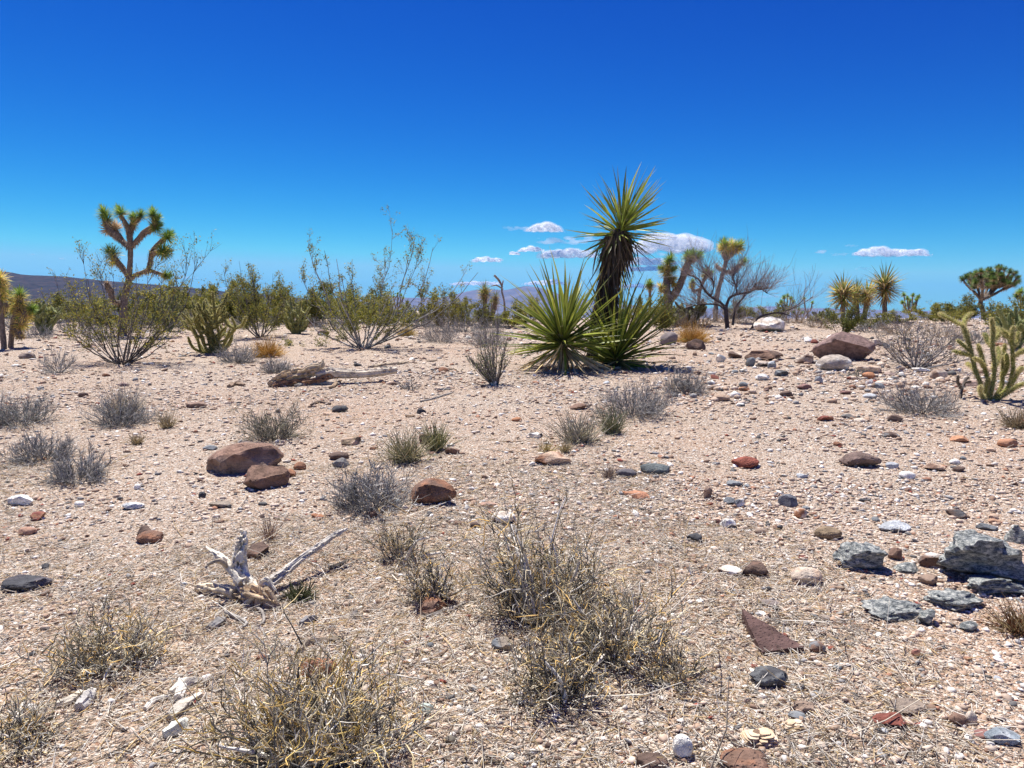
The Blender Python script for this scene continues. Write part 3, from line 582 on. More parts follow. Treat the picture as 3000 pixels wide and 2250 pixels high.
# left rosette of the clump
r = rs(61); o = G(1652, 1080); root = thing('yucca', 'stemless green yucca rosette at the left of the clump with straw leaves round its foot', 'yucca', o)
Yl = o.y; c = W(1648, 1000, Yl) - o
ch, _, _ = limb([(0, 0, -0.05), (0, 0, 0.25), (c.x, 0, c.z)], [0.10, 0.085, 0.06], 14, 0.03, (0.2, 0.15, 0.1), 3, lump=0.3); obj('trunk', mesh('trunk', [ch], M_BARK, True), root)
rosette_leaves(root, c, (-0.06, -0.1, 1), 190, 1.42, 1.08, 3, 100, r, GREEN, stem=0.2, pw=0.7, Wd=0.62)
rosette_leaves(root, c - Vector((0, 0, 0.1)), (0, 0, 1), 42, 0.85, 0.75, 98, 150, r, STRAW, 'dead_leaf', 0.85, 0.2)
for i in range(44):
    az = i * 2.4 + 0.3; d = Vector((math.cos(az), math.sin(az), -0.42)); put_leaf(root, STRAW[i % 3], Vector((0, 0, 0.34)) + d * 0.06, d, r.uniform(0.6, 0.9) + (0.25 if math.sin(az) < 0.2 else 0), 0.9, r, 'dead_leaf')
curls(root, c, 0.95, 260, r, 0.5)

# tall yucca
r = rs(62); o = G(1752, 1066); root = thing('yucca', 'tall leaning yucca with a green crown over a hanging skirt of dead brown leaves', 'yucca', o); Yt = o.y
neck = W(1800, 703, Yt) - o; mid = W(1775, 870, Yt) - o; crown = W(1818, 676, Yt) - o
path = [(0, 0, -0.05), (0.02, 0.02, 0.5), tuple(mid), tuple(neck), tuple(crown)]
ch, PP, RR = limb(path, [0.14, 0.13, 0.12, 0.10, 0.07], 14, 0.04, (0.09, 0.07, 0.055), 5, lump=0.25); obj('trunk', mesh('trunk', [ch], M_BARK, True), root)
rosette_leaves(root, crown + Vector((0.02, 0, 0.02)), (0.34, -0.05, 1), 140, 1.04, 0.92, 2, 98, r, GREEN, stem=0.3, pw=0.72, Wd=0.62, jit=10)
rosette_leaves(root, neck + Vector((0, 0, 0.04)), (0.1, 0, 1), 38, 0.72, 0.8, 95, 135, r, GREEN[1:2] + GREEN[4:] + DEADL[:1], 'leaf', 0.7, 0.1)
n_dead = 250
for i in range(n_dead):
    t = (i + 0.5) / n_dead; k = (0.10 + 0.88 * t) * (len(PP) - 1); p = Vector(PP[int(k)]); az = i * 2.39996 + r.normal(0, 0.3)
    hh_ = t; out = 0.28 + 0.75 * max(0, hh_ - 0.72) / 0.28 * r.uniform(0.3, 1.2) + (0.12 if r.rand() < 0.15 else 0)
    d = Vector((math.cos(az) * out, math.sin(az) * out, -1)); L = min(r.uniform(0.5, 0.85), p.z + 0.05 if p.z > 0.25 else 0.3)
    put_leaf(root, DEADL[r.randint(4)], p + Vector((math.cos(az), math.sin(az), 0)) * r.uniform(0.10, 0.17), d, L, 0.85 * r.uniform(0.7, 1.1), r, 'dead_leaf')
m_ = 900; tt = r.uniform(0.08, 0.98, m_); kk = (tt * (len(PP) - 1)).astype(int); az = r.uniform(0, 6.283, m_); e = np.stack([np.cos(az), np.sin(az), 0 * az], 1)
Lh = np.minimum(r.uniform(0.35, 0.7, m_), PP[kk][:, 2] + 0.08); ok = Lh > 0.12
bl = blades((PP[kk] + e * r.uniform(0.1, 0.16, (m_, 1)))[ok], (e * r.uniform(0.1, 0.4, (m_, 1)) + np.array([0, 0, -1.0]))[ok], Lh[ok], r.uniform(0.02, 0.035, ok.sum()), 5, 0.1, pick([(0.10, 0.08, 0.06), (0.065, 0.05, 0.04), (0.2, 0.155, 0.11)], ok.sum(), r), r, fold=0.5)
obj('dead_leaf_skirt', mesh('dead_leaf_skirt', [bl], M_DEAD), root, 'stuff')
curls(root, crown, 0.8, 200, r, 0.4)
stalk, _, _ = limb([tuple(crown), tuple(crown + Vector((-0.04, -0.05, 0.3))), tuple(crown + Vector((-0.07, -0.08, 0.48)))], [0.014, 0.012, 0.006], 6, 0.04, (0.35, 0.28, 0.2), 3)
Pk = strands(np.array([tuple(crown + Vector((-0.06, -0.07, 0.28 + 0.015 * k))) for k in range(14)]), rs(3).normal(0, 1, (14, 3)) * 0.6 + np.array([0, 0, 0.9]), np.full(14, 0.13), 4, 0.6, 0.3, rs(3))
obj('flower_stalk', mesh('flower_stalk', [stalk, tubes(Pk, taper(14, 4, 0.004, 0.6), 4, (0.4, 0.3, 0.24))], M_TWIG), root)

# right rosette of the clump
r = rs(63); o = G(1806, 1074); root = thing('yucca', 'low green yucca rosette leaning out at the right of the clump', 'yucca', o)
c = W(1806, 1050, o.y) - o
ch, _, _ = limb([(0, 0, -0.05), (0, 0, 0.1), tuple(c)], [0.08, 0.075, 0.05], 12, 0.03, (0.16, 0.12, 0.08), 3, lump=0.3); obj('trunk', mesh('trunk', [ch], M_BARK, True), root)
rosette_leaves(root, c, (0.22, -0.15, 1), 185, 1.42, 1.0, 3, 92, r, GREEN, stem=0.18, pw=0.72, Wd=0.58)
for i in range(14):
    az = i * 2.4; d = Vector((math.cos(az), math.sin(az), -0.12)); put_leaf(root, STRAW[i % 3], Vector((0, 0, 0.10)) + d * 0.05, d, r.uniform(0.4, 0.75), 0.6, r, 'dead_leaf')
curls(root, c, 0.8, 160, r, 0.6)

# ------------------------------------------------------------------ joshua trees and far yuccas
def ros_mesh(name, n, c_in, c_out, dead, seed, wd=0.085, amax=106, K=4, droop=0.15):
    r = rs(seed); az = np.arange(n) * 2.39996; t = (np.arange(n) + 0.5) / n; po = np.radians(amax) * t ** 0.6 + r.normal(0, 0.06, n)
    d = np.stack([np.sin(po) * np.cos(az), np.sin(po) * np.sin(az), np.cos(po)], 1); w = np.clip((t - 1 + dead) / max(dead, 1e-3), 0, 1)[:, None]
    C = pick(c_in, n, r, 0.2) * (1 - w) + pick(c_out, n, r, 0.2) * w; b = d * 0.06 + np.array([0, 0, -0.2]) * t[:, None]
    return mesh(name, [blades(b, d, r.uniform(0.8, 1.1, n), wd * r.uniform(0.8, 1.2, n), K, droop, C, r)], M_JOSH)
JG = [(0.24, 0.36, 0.07), (0.36, 0.46, 0.09), (0.15, 0.25, 0.06)]; JY = [(0.84, 0.68, 0.2), (0.7, 0.58, 0.16), (0.78, 0.6, 0.28)]; JB = [(0.6, 0.45, 0.28), (0.46, 0.34, 0.21)]
ROS = {'g': [ros_mesh('rosette', 150, JG, JY, 0.32, 70 + i) for i in range(3)], 'm': [ros_mesh('rosette', 130, JG, JY, 0.55, 74 + i) for i in range(2)],
       'y': [ros_mesh('rosette', 120, JY + JG[:1], JB, 0.4, 78 + i, amax=140) for i in range(2)], 'b': [ros_mesh('rosette', 100, JB, JB, 0.3, 82, amax=150)],
       'd': [ros_mesh('rosette', 130, [(0.13, 0.2, 0.05), (0.18, 0.25, 0.06), (0.09, 0.14, 0.04)], JB, 0.3, 90 + i) for i in range(2)],
       'Y': [ros_mesh('rosette', 95, [(0.16, 0.19, 0.06), (0.2, 0.22, 0.07), (0.12, 0.14, 0.05)], JY, 0.25, 85 + i, wd=0.045, amax=125) for i in range(2)]}
def joshua(label, px, py, Y, limbs, ros, seed, name='joshua_tree', cat='joshua tree', shag=0.7, barkc=(0.24, 0.19, 0.155), group=None, depth=0.25, shagc=None, limbk=0.82, rosk=1.12):
    """limbs: list of (kind name, [(px,py)...], [radius px...]); ros: list of (px, py, radius px, type, lean px)"""
    r = rs(seed); o = G(px, py, Y); Y = o.y; k = Y / F; root = thing(name, label, cat, o, group); first = True; ends = []
    for li, (nm, pts, rad) in enumerate(limbs):
        q = []; y0 = 0 if first else None
        if not first:                                            # start at the depth of the nearest point already built
            s = np.array([pts[0]]); dd = [(abs(e[0] - pts[0][0]) + abs(e[1] - pts[0][1]), e[2]) for e in ends]; y0 = min(dd)[1]
        dy = 0 if first else r.uniform(-depth, depth)
        for i, (x_, y_) in enumerate(pts):
            yy = y0 + dy * i / max(1, len(pts) - 1); q.append(tuple(W(x_, y_, Y + yy) - o)); ends.append((x_, y_, yy))
        if first: q[0] = (q[0][0], q[0][1], -0.15)
        first = False
        ch, P, R = limb(q, [a * k * limbk for a in rad], 12, 0.05, barkc, seed + li, lump=0.22, lscale=9, groove=0.05)
        bo = obj(nm, mesh(nm, [ch], M_BARK, True), root)
        if shag and nm == 'branch':
            n = int(len(P) * 22 * shag); i = r.randint(1, len(P), n); T = nrm(P[i] - P[i - 1]); s = nrm(np.cross(T, r.normal(0, 1, (n, 3))))
            b = P[i] + s * R[i][:, None] * 0.8; d = s * 0.9 - T * 0.6 + np.array([0, 0, -0.9])
            obj('dead_leaf_shag', mesh('dead_leaf_shag', [blades(b, d, r.uniform(0.05, 0.12, n), 0.016, 3, 0.3, pick(shagc or JB + [(0.2, 0.15, 0.11)], n, r), r)], M_JOSH), bo, 'stuff')
    for x_, y_, rad, ty, lx, ly in ros:
        yy = min([(abs(e[0] - x_) + abs(e[1] - y_), e[2]) for e in ends])[1]
        p = W(x_, y_, Y + yy) - o; ms = ROS[ty]; ob = bpy.data.objects.new('rosette', ms[r.randint(len(ms))]); COL.objects.link(ob); ob.parent = root
        ax = Vector((lx, r.uniform(-0.5, 0.2), -ly)); ax = ax.normalized(); ob.matrix_local = Matrix.Translation(p) @ ax.to_track_quat('Z', 'Y').to_matrix().to_4x4() @ Matrix.Rotation(r.uniform(0, 6), 4, 'Z') @ Matrix.Scale(rad * k * rosk, 4)
    return root
def c1(x, y): return (x / 2.458, y / 2.458 + 550)
def L1(*p): return [c1(*q) for q in p]
def RO(f, *rows): return [(*f(x, y), rd, t, lx, ly) for x, y, rd, t, lx, ly in rows]
joshua('tall joshua tree with many branches and green tufts standing left against the sky', 358, 981, None, [
    ('trunk', L1((880, 1062), (886, 930), (900, 780), (925, 670), (936, 560), (940, 430)), [17, 14, 11, 10, 9, 8]),
    ('branch', L1((925, 660), (990, 622), (1060, 592), (1082, 540), (1095, 460), (1150, 395), (1195, 355)), [8, 7, 7, 8, 8, 8, 5]),
    ('branch', L1((1092, 470), (1130, 462), (1175, 458)), [7, 7, 5]),
    ('branch', L1((1062, 592), (1110, 605), (1190, 632)), [6, 7, 5]),
    ('branch', L1((922, 640), (885, 580), (850, 540), (815, 490)), [8, 9, 11, 8]),
    ('branch', L1((942, 440), (890, 392), (850, 350), (800, 310), (768, 250), (748, 195)), [8, 9, 13, 15, 12, 6]),
    ('branch', L1((940, 430), (932, 340), (912, 270), (870, 200)), [9, 9, 7, 5]),
    ('branch', L1((930, 335), (950, 285), (962, 215)), [8, 10, 5]),
    ('branch', L1((950, 280), (985, 235), (1010, 205)), [6, 6, 4]),
    ('branch', L1((945, 425), (990, 378), (1050, 315), (1105, 280), (1118, 240), (1102, 195)), [9, 9, 11, 10, 8, 5]),
    ('branch', L1((905, 820), (820, 820), (795, 740), (765, 680)), [5, 8, 11, 4]),
], RO(c1, (752, 185, 27, 'g', -.2, -1), (770, 235, 26, 'm', -.3, -1), (775, 300, 26, 'b', -.3, .4), (835, 300, 24, 'b', 0, .5), (868, 180, 26, 'g', -.4, -1), (960, 215, 20, 'g', -.1, -1), (955, 262, 20, 'y', 0, -.4), (1012, 200, 22, 'g', .3, -1),
       (1100, 190, 24, 'g', 0, -1), (1122, 230, 24, 'g', .5, -.6), (1122, 280, 24, 'g', .9, -.2), (1205, 350, 27, 'g', .8, -.6), (1180, 460, 27, 'g', 1, -.1), (1195, 632, 22, 'm', .9, 0), (808, 470, 29, 'g', -.5, -1), (815, 530, 22, 'y', -.2, .4), (770, 690, 14, 'b', 0, -1)), 101, shag=1.0)
joshua('short joshua tree with yellow shaggy crowns near the left edge', 30, 1018, None, [
    ('trunk', L1((72, 1160), (85, 1050), (105, 960), (130, 880), (145, 790)), [9, 9, 12, 14, 9]),
    ('branch', L1((100, 1000), (150, 960), (190, 900), (222, 872)), [9, 16, 14, 8]),
    ('branch', L1((95, 1010), (130, 1040), (150, 1080)), [7, 12, 8]),
], RO(c1, (145, 768, 26, 'm', 0, -1), (140, 815, 30, 'y', 0, -1), (135, 865, 26, 'y', -.2, -.4), (228, 872, 20, 'g', 1, -.3), (180, 920, 28, 'y', .6, .1), (150, 985, 28, 'y', .2, .3), (90, 880, 16, 'y', -.8, -.2)), 102, shag=1.4, shagc=JY + JB)
joshua('joshua tree cut by the left edge with a dark trunk', 4, 1016, 16.0, [
    ('trunk', L1((30, 1120), (15, 1000), (5, 880), (-5, 760), (0, 660)), [10, 9, 9, 9, 8]),
    ('branch', L1((5, 900), (40, 850), (35, 830)), [8, 10, 6])],
    RO(c1, (0, 650, 30, 'y', .2, -1), (-5, 720, 28, 'y', .4, .2), (8, 780, 24, 'y', .4, .5), (35, 840, 10, 'b', .4, -.5)), 103, shag=1.2, shagc=JY + JB)
def c3(x, y): return (x / 2.37 + 1400, y / 2.37 + 450)
def L3(*p): return [c3(*q) for q in p]
joshua('two armed joshua tree with yellow leaf bases right of the tall yucca', 1965, 945, 24.5, [
    ('trunk', L3((1325, 1075), (1320, 1010), (1310, 930), (1312, 850), (1325, 770)), [17, 16, 13, 10, 7]),
    ('branch', L3((1330, 1010), (1375, 960), (1415, 880), (1440, 800), (1465, 740)), [16, 14, 12, 11, 7]),
    ('branch', L3((1462, 760), (1495, 735), (1530, 722)), [7, 8, 5]),
    ('branch', L3((1318, 970), (1280, 940), (1270, 925)), [8, 9, 5])],
    RO(c3, (1335, 735, 14, 'g', .1, -1), (1318, 772, 14, 'm', 0, -1), (1310, 812, 16, 'y', 0, -.5), (1350, 805, 12, 'g', .7, -.4), (1275, 795, 9, 'g', -1, -.3), (1345, 865, 14, 'y', .7, .1), (1360, 905, 15, 'y', .5, .4), (1272, 925, 12, 'y', -.3, -.4),
       (1462, 715, 14, 'g', -.3, -1), (1490, 703, 13, 'g', .1, -1), (1528, 715, 14, 'm', .6, -.8), (1465, 755, 14, 'y', 0, .2), (1440, 810, 13, 'b', -.5, -.2)), 104, shag=1.6, rosk=1.8, shagc=JB + [(0.22, 0.18, 0.15)])
joshua('tallest background joshua tree behind the bare dark tree with a golden crown', 2092, 938, 25.5, [
    ('trunk', L3((1645, 1160), (1652, 1080), (1662, 980), (1690, 870), (1715, 780), (1728, 720)), [10, 10, 9, 8, 8, 8]),
    ('branch', L3((1722, 740), (1712, 690), (1710, 650)), [7, 9, 6]), ('branch', L3((1725, 735), (1765, 690), (1812, 655)), [7, 10, 6]),
    ('branch', L3((1712, 818), (1760, 820), (1800, 790), (1838, 762)), [6, 7, 7, 4]), ('branch', L3((1710, 810), (1680, 795), (1660, 778)), [5, 6, 4])],
    RO(c3, (1710, 630, 15, 'm', -.2, -1), (1705, 655, 15, 'y', -.3, .2), (1815, 640, 15, 'm', .3, -1), (1800, 660, 16, 'y', .4, .2), (1762, 640, 17, 'y', 0, -.6), (1740, 680, 14, 'y', 0, .5), (1842, 755, 12, 'm', .5, -1), (1790, 792, 10, 'b', .4, -.5), (1660, 778, 8, 'b', -.6, -.8)), 105, shag=0.8, rosk=1.7, limbk=0.75, barkc=(0.27, 0.23, 0.2))
joshua('slim joshua tree between the two armed one and the tallest background one', 2055, 940, 27, [
    ('trunk', L3((1530, 1110), (1535, 1000), (1548, 930), (1570, 880), (1590, 835)), [6, 6, 6, 6, 5]), ('branch', L3((1548, 935), (1500, 950), (1490, 905)), [4, 5, 4])],
    RO(c3, (1592, 828, 12, 'm', 0, -1), (1615, 832, 9, 'g', .8, -.6), (1575, 850, 9, 'y', -.5, 0), (1490, 893, 9, 'g', 0, -1), (1485, 920, 8, 'y', -.3, .3)), 106, shag=0.8, rosk=1.6)
joshua('small single headed joshua tree rising behind the right yucca rosette', 1904, 940, 30, [('trunk', L3((1195, 1080), (1195, 1000), (1195, 925)), [5, 5, 5])],
    RO(c3, (1193, 905, 11, 'g', 0, -1), (1193, 925, 10, 'm', 0, -.6), (1195, 945, 8, 'b', 0, .5)), 107, shag=0.5, rosk=1.7)
def c4(x, y): return (x / 2.458 + 2100, y / 2.458 + 650)
def L4(*p): return [c4(*q) for q in p]
# dense crowned joshua on the right: a spray of forks
r = rs(108); lim = [('trunk', L4((1925, 700), (1915, 640), (1900, 590), (1905, 540)), [9, 8, 8, 7])]; ro = []
heads = [(1775, 420), (1800, 400), (1815, 385), (1850, 400), (1870, 375), (1905, 360), (1940, 350), (1975, 345), (2010, 335), (2040, 330), (2075, 350), (2110, 365), (2140, 375), (2160, 400), (2165, 430), (2150, 460), (2110, 440), (2075, 410), (2040, 390), (2000, 385), (1960, 400), (1925, 410), (1890, 430), (1860, 440), (1985, 440), (2050, 440), (2100, 400), (1945, 380), (2020, 420), (1820, 430), (2135, 430), (1900, 395)]
heads = [(hx + r.uniform(-9, 9), hy + r.uniform(-8, 8)) for hx, hy in heads] + [(r.uniform(1830, 2120), r.uniform(370, 470)) for _ in range(34)]
forks = [(1850, 500), (1880, 470), (1915, 480), (1950, 470), (1985, 480), (2020, 470), (2055, 490)]
lim += [('branch', L4((1905, 560), ((1905 + fx) / 2, 530), (fx, fy)), [6, 5, 4.5]) for fx, fy in forks]
for i, (hx, hy) in enumerate(heads):
    fx, fy = min(forks, key=lambda f: abs(f[0] - (1950 + (hx - 1960) * 0.55)) + r.uniform(0, 40)); lim.append(('branch', L4((fx, fy), (fx + (hx - fx) * 0.6 + r.uniform(-10, 10), fy + (hy - fy) * 0.45), (hx, hy)), [4, 3.6, 3.2])); ro.append((*c4(hx, hy), 12, 'd', (hx - 1970) / 200 + r.normal(0, 0.4), -1))
joshua('round topped joshua tree with dozens of green heads at the right', 2885, 935, 29, lim, ro, 108, shag=0.1, depth=1.1, rosk=1.15, limbk=0.75, barkc=(0.16, 0.13, 0.11))
def smallj(label, px, y0, hgt, heads, seed, Y=33, ty='g', rad=9):
    lim = [('trunk', [(px, y0), (px + 1, y0 - hgt * 0.3), (px, y0 - hgt * 0.5)], [3.6, 3, 2.6])]; ro = []
    for (dx, dy) in heads: lim.append(('branch', [(px, y0 - hgt * 0.5), (px + dx * 0.6, y0 - hgt * 0.6), (px + dx, y0 - dy)], [2.6, 2.4, 2])); ro.append((px + dx, y0 - dy, rad, ty, dx / 40, -1))
    joshua(label, px, y0, Y, lim, ro, seed, shag=0, depth=0.5)
smallj('little joshua tree with clustered heads left of the far yuccas', 2303, 945, 70, [(-14, 60), (-6, 74), (4, 78), (14, 70), (20, 60), (-20, 40), (24, 44)], 109)
smallj('little fork shaped joshua tree with a pale trunk on the skyline', 2366, 945, 60, [(-10, 70), (14, 58)], 110, rad=7)
smallj('stubby joshua tree low on the skyline between the two small ones', 2334, 945, 40, [(-8, 30), (6, 38), (16, 28)], 111, rad=8)
smallj('compact many headed joshua tree right of the far yuccas', 2666, 948, 70, [(-18, 84), (-8, 74), (0, 66), (8, 82), (18, 70), (24, 78), (-22, 62), (12, 56), (-6, 54)], 112, rad=9)
smallj('small joshua tree hiding behind the bush near the right edge', 2740, 945, 50, [(0, 52), (-8, 40), (8, 44)], 113, rad=8)
smallj('joshua tree head poking in at the right edge', 2990, 945, 90, [(0, 90), (-10, 78), (8, 70)], 114, rad=15, Y=28)
smallj('dark joshua tree seen through the tall creosote', 1165, 945, 80, [(-12, 76), (0, 84), (10, 80), (16, 72)], 115, rad=6, Y=38)
smallj('joshua tree on the skyline left of the dead forked snag', 1440, 945, 70, [(0, 62), (14, 70)], 116, rad=8, Y=32)
# far mojave yuccas at right
def fary(label, px, py, Y, heads, seed):
    lim, ro = [], []
    for i, (hx, hy, rad, ty, lx) in enumerate(heads):
        lim.append(('trunk', [(px + (hx - px) * 0.5, py), ((px + hx) / 2 + (hx - px) * 0.3, (py + hy) / 2), (hx, hy)], [7, 7, 6])); ro.append((hx, hy, rad, ty, lx, -1)); ro.append((hx, hy + 14, rad * 0.75, 'y' if i % 2 == 0 else 'b', 0, .6)); ro.append((hx, hy + 30, rad * 0.7, 'b', 0, 1))
    joshua(label, px, py, Y, lim, ro, seed, name='yucca', cat='yucca', shag=0, rosk=1.25, limbk=0.9)
fary('far yucca with a wide spiky head on the left of the pair', 2468, 948, 26, [(2470, 852, 50, 'Y', -.1)], 121)
fary('far yucca with straw coloured leaning heads between the pair', 2520, 948, 27, [(2508, 852, 36, 'Y', .2), (2540, 858, 34, 'y', .5)], 122)
fary('far yucca with the higher spiky head on the right of the pair', 2592, 948, 26, [(2592, 832, 56, 'Y', 0)], 123)
fary('bright yucca head above the bushes left of the clump', 1424, 945, 27, [(1420, 850, 28, 'Y', 0), (1452, 868, 20, 'Y', .3)], 124)
joshua('dead forked snag curling over the skyline left of the yucca clump', 1480, 945, 27, [('trunk', [(1478, 945), (1478, 890), (1470, 850), (1474, 822)], [4, 3.5, 3, 2]), ('branch', [(1472, 842), (1462, 822), (1448, 806)], [3, 4, 4.5]), ('branch', [(1474, 848), (1455, 836), (1440, 838)], [2.5, 2.5, 2])], [], 125, name='dead_snag', cat='dead tree', shag=0, barkc=(0.4, 0.33, 0.27))

# bare dark tree right of centre
def baretree(label, px, py, Y, limbs, seed, n1=260, n2=900, col=(0.085, 0.07, 0.07)):
    r = rs(seed); o = G(px, py, Y); k = o.y / F; root = thing('bare_tree', label, 'tree', o); Pall = []; yy0 = 0
    for li, (nm, pts, rad) in enumerate(limbs):
        dy = r.uniform(-0.9, 0.9) if li else 0
        q = [tuple(W(x_, y_, o.y + dy * (i / max(1, len(pts) - 1))) - o) for i, (x_, y_) in enumerate(pts)]
        if li == 0: q[0] = (q[0][0], q[0][1], -0.1)
        ch, P, R = limb(q, [a * k * 0.72 for a in rad], 8, 0.06, col, seed + li, lump=0.2, lscale=7); obj(nm, mesh(nm, [ch], M_BARK, True), root)
        if li: Pall.append(P[np.linspace(1, len(P) - 1, 12).astype(int)])
    P0 = np.stack(Pall); b, d, i = sprout(P0, n1, 0.15, 1, 0.9, r); d = d * np.array([1.15, 1, 0.6]) + np.array([0, 0, 0.5]); L = r.uniform(0.35, 1.15, n1); P1 = strands(b, d, L, 6, 0.6, 0.7, r)
    b, d, i = sprout(P1, n2, 0.1, 1, 0.5, r); P2 = strands(b, d, L[i] * 0.42 * r.uniform(0.5, 1.2, n2), 4, 0.5, 0.4, r)
    tc_ = [(0.28, 0.235, 0.24), (0.18, 0.15, 0.155), (0.38, 0.33, 0.32)]
    obj('twigs', mesh('twigs', [tubes(P1, taper(n1, 6, 0.0062, 0.35), 3, pick(tc_, n1, r)), tubes(P2, taper(n2, 4, 0.0036, 0.5), 3, pick(tc_, n2, r))], M_TWIG), root, 'stuff')
baretree('bare dark limbed tree with a haze of fine leafless twigs right of centre', 2131, 950, 22.5, [
    ('trunk', L3((1735, 1195), (1725, 1120), (1722, 1060)), [10, 9, 8]),
    ('branch', L3((1722, 1070), (1680, 1030), (1610, 985), (1565, 930), (1530, 870), (1455, 840)), [6, 5.5, 5, 4, 3.5, 3]),
    ('branch', L3((1718, 1085), (1670, 1050), (1590, 1045), (1510, 1055), (1430, 1080)), [4.5, 4, 3.5, 3, 2]),
    ('branch', L3((1725, 1060), (1750, 1000), (1810, 975), (1890, 960), (1935, 900)), [7, 6, 5, 4, 2.5]),
    ('branch', L3((1800, 975), (1790, 920), (1770, 860), (1790, 800)), [3.5, 3, 2.5, 2]),
    ('branch', L3((1770, 1190), (1780, 1110), (1800, 1050), (1850, 990), (1880, 900)), [6, 5, 4, 3, 2]),
    ('branch', L3((1620, 985), (1640, 900), (1600, 850), (1560, 820)), [3, 2.5, 2, 1.5]), ('branch', L3((1880, 960), (1960, 940), (2010, 970)), [3.5, 3, 2])], 131, n1=540, n2=1700)
baretree('low leaning bare trunk at the foot of the bare dark tree', 2195, 944, 22.0, [
    ('trunk', L4((235, 722), (300, 695), (370, 665), (450, 655), (540, 680)), [5.5, 4.5, 3.5, 2.8, 1.6]), ('branch', L4((420, 655), (480, 655), (560, 610), (620, 560), (640, 470)), [2.4, 2.4, 2, 1.6, 1]), ('branch', L4((500, 640), (600, 600), (690, 540)), [2, 1.5, 1])], 132, n1=36, n2=60)

# ------------------------------------------------------------------ chollas
def cholla(label, px, py, arms, seed, rad=0.036, body=((0.17, 0.2, 0.07),), spine=((0.62, 0.58, 0.3), (0.5, 0.5, 0.24)), nsp=900, Y=None, slen=0.03, group=None, depth=0.35, seg=0.016):
    r = rs(seed); o = G(px, py, Y); Y = o.y; root = thing('cholla_cactus', label, 'cactus', o, group); ends = []
    for ai, pts in enumerate(arms):
        y0 = 0 if ai == 0 or not ends else min([(abs(e[0] - pts[0][0]) + abs(e[1] - pts[0][1]), e[2]) for e in ends])[1]
        dy = r.uniform(-depth, depth); q = []
        for i, (x_, y_) in enumerate(pts):
            yy = y0 + dy * i / (len(pts) - 1); q.append(tuple(W(x_, y_, Y + yy) - o)); ends.append((x_, y_, yy))
        if ai == 0 or abs(pts[0][1] - py) < 12: q[0] = (q[0][0] * 0.6, 0, -0.03)
        q = np.array(q); ln = np.linalg.norm(np.diff(q, axis=0), axis=1).sum(); K = max(6, int(ln / seg)); P = catmull(q, K); u = np.linspace(0, 1, K)
        R = rad * np.interp(u, [0, 0.15, 0.8, 0.95, 1], [0.75, 1, 0.95, 0.8, 0.3]) * r.uniform(0.85, 1.1); T = nrm(np.gradient(P, axis=0)); A = np.zeros_like(T); v = np.array([1, 0.2, 0.1])
        for k in range(K): v = v - T[k] * v.dot(T[k]); v = v / np.linalg.norm(v); A[k] = v
        B = np.cross(T, A); S = 16; th = np.arange(S) * 2 * math.pi / S; s = u[:, None] * ln
        bump = 0.5 + 0.5 * np.cos(5 * th[None] + s / rad * 1.2) * np.cos(s / rad * 2.0); D = A[:, None] * np.cos(th)[:, None] + B[:, None] * np.sin(th)[:, None]
        Vv = P[:, None] + D * (R[:, None] * (0.55 + 0.62 * bump))[..., None]; idx = np.arange(K * S).reshape(K, S); a, c = idx[:-1], idx[1:]
        bc = pick(body, 1, r, 0.15)[0]; C = np.broadcast_to(bc, Vv.shape) * (0.95 + 0.1 * bump)[..., None]
        Fq = np.stack([a, np.roll(a, -1, 1), np.roll(c, -1, 1), c], -1).reshape(-1, 4)
        ao = obj('arm', mesh('arm', [(Vv.reshape(-1, 3), Fq, C.reshape(-1, 3)), (np.concatenate([Vv[-1], P[-1:] + T[-1:] * rad * 0.4]), np.array([(i, (i + 1) % S, S) for i in range(S)]), bc)], M_CACT, True), root)
        n = int(nsp * ln / 0.6); k = r.randint(0, K, n); t = r.uniform(0, 6.283, n); e = A[k] * np.cos(t)[:, None] + B[k] * np.sin(t)[:, None]; b = P[k] + e * R[k][:, None] * 0.9
        d = nrm(e + r.normal(0, 0.45, (n, 3))); L = slen * r.uniform(0.5, 1.3, (n, 1)); w = nrm(np.cross(d, r.normal(0, 1, (n, 3)))) * 0.0022 * (slen / 0.03)
        Vs = np.stack([b - w, b + w, b + d * L], 1).reshape(-1, 3); obj('spines', mesh('spines', [(Vs, np.arange(3 * n).reshape(n, 3), np.repeat(pick(spine, n, r), 3, 0))], M_SPINE), ao, 'stuff')
    return root
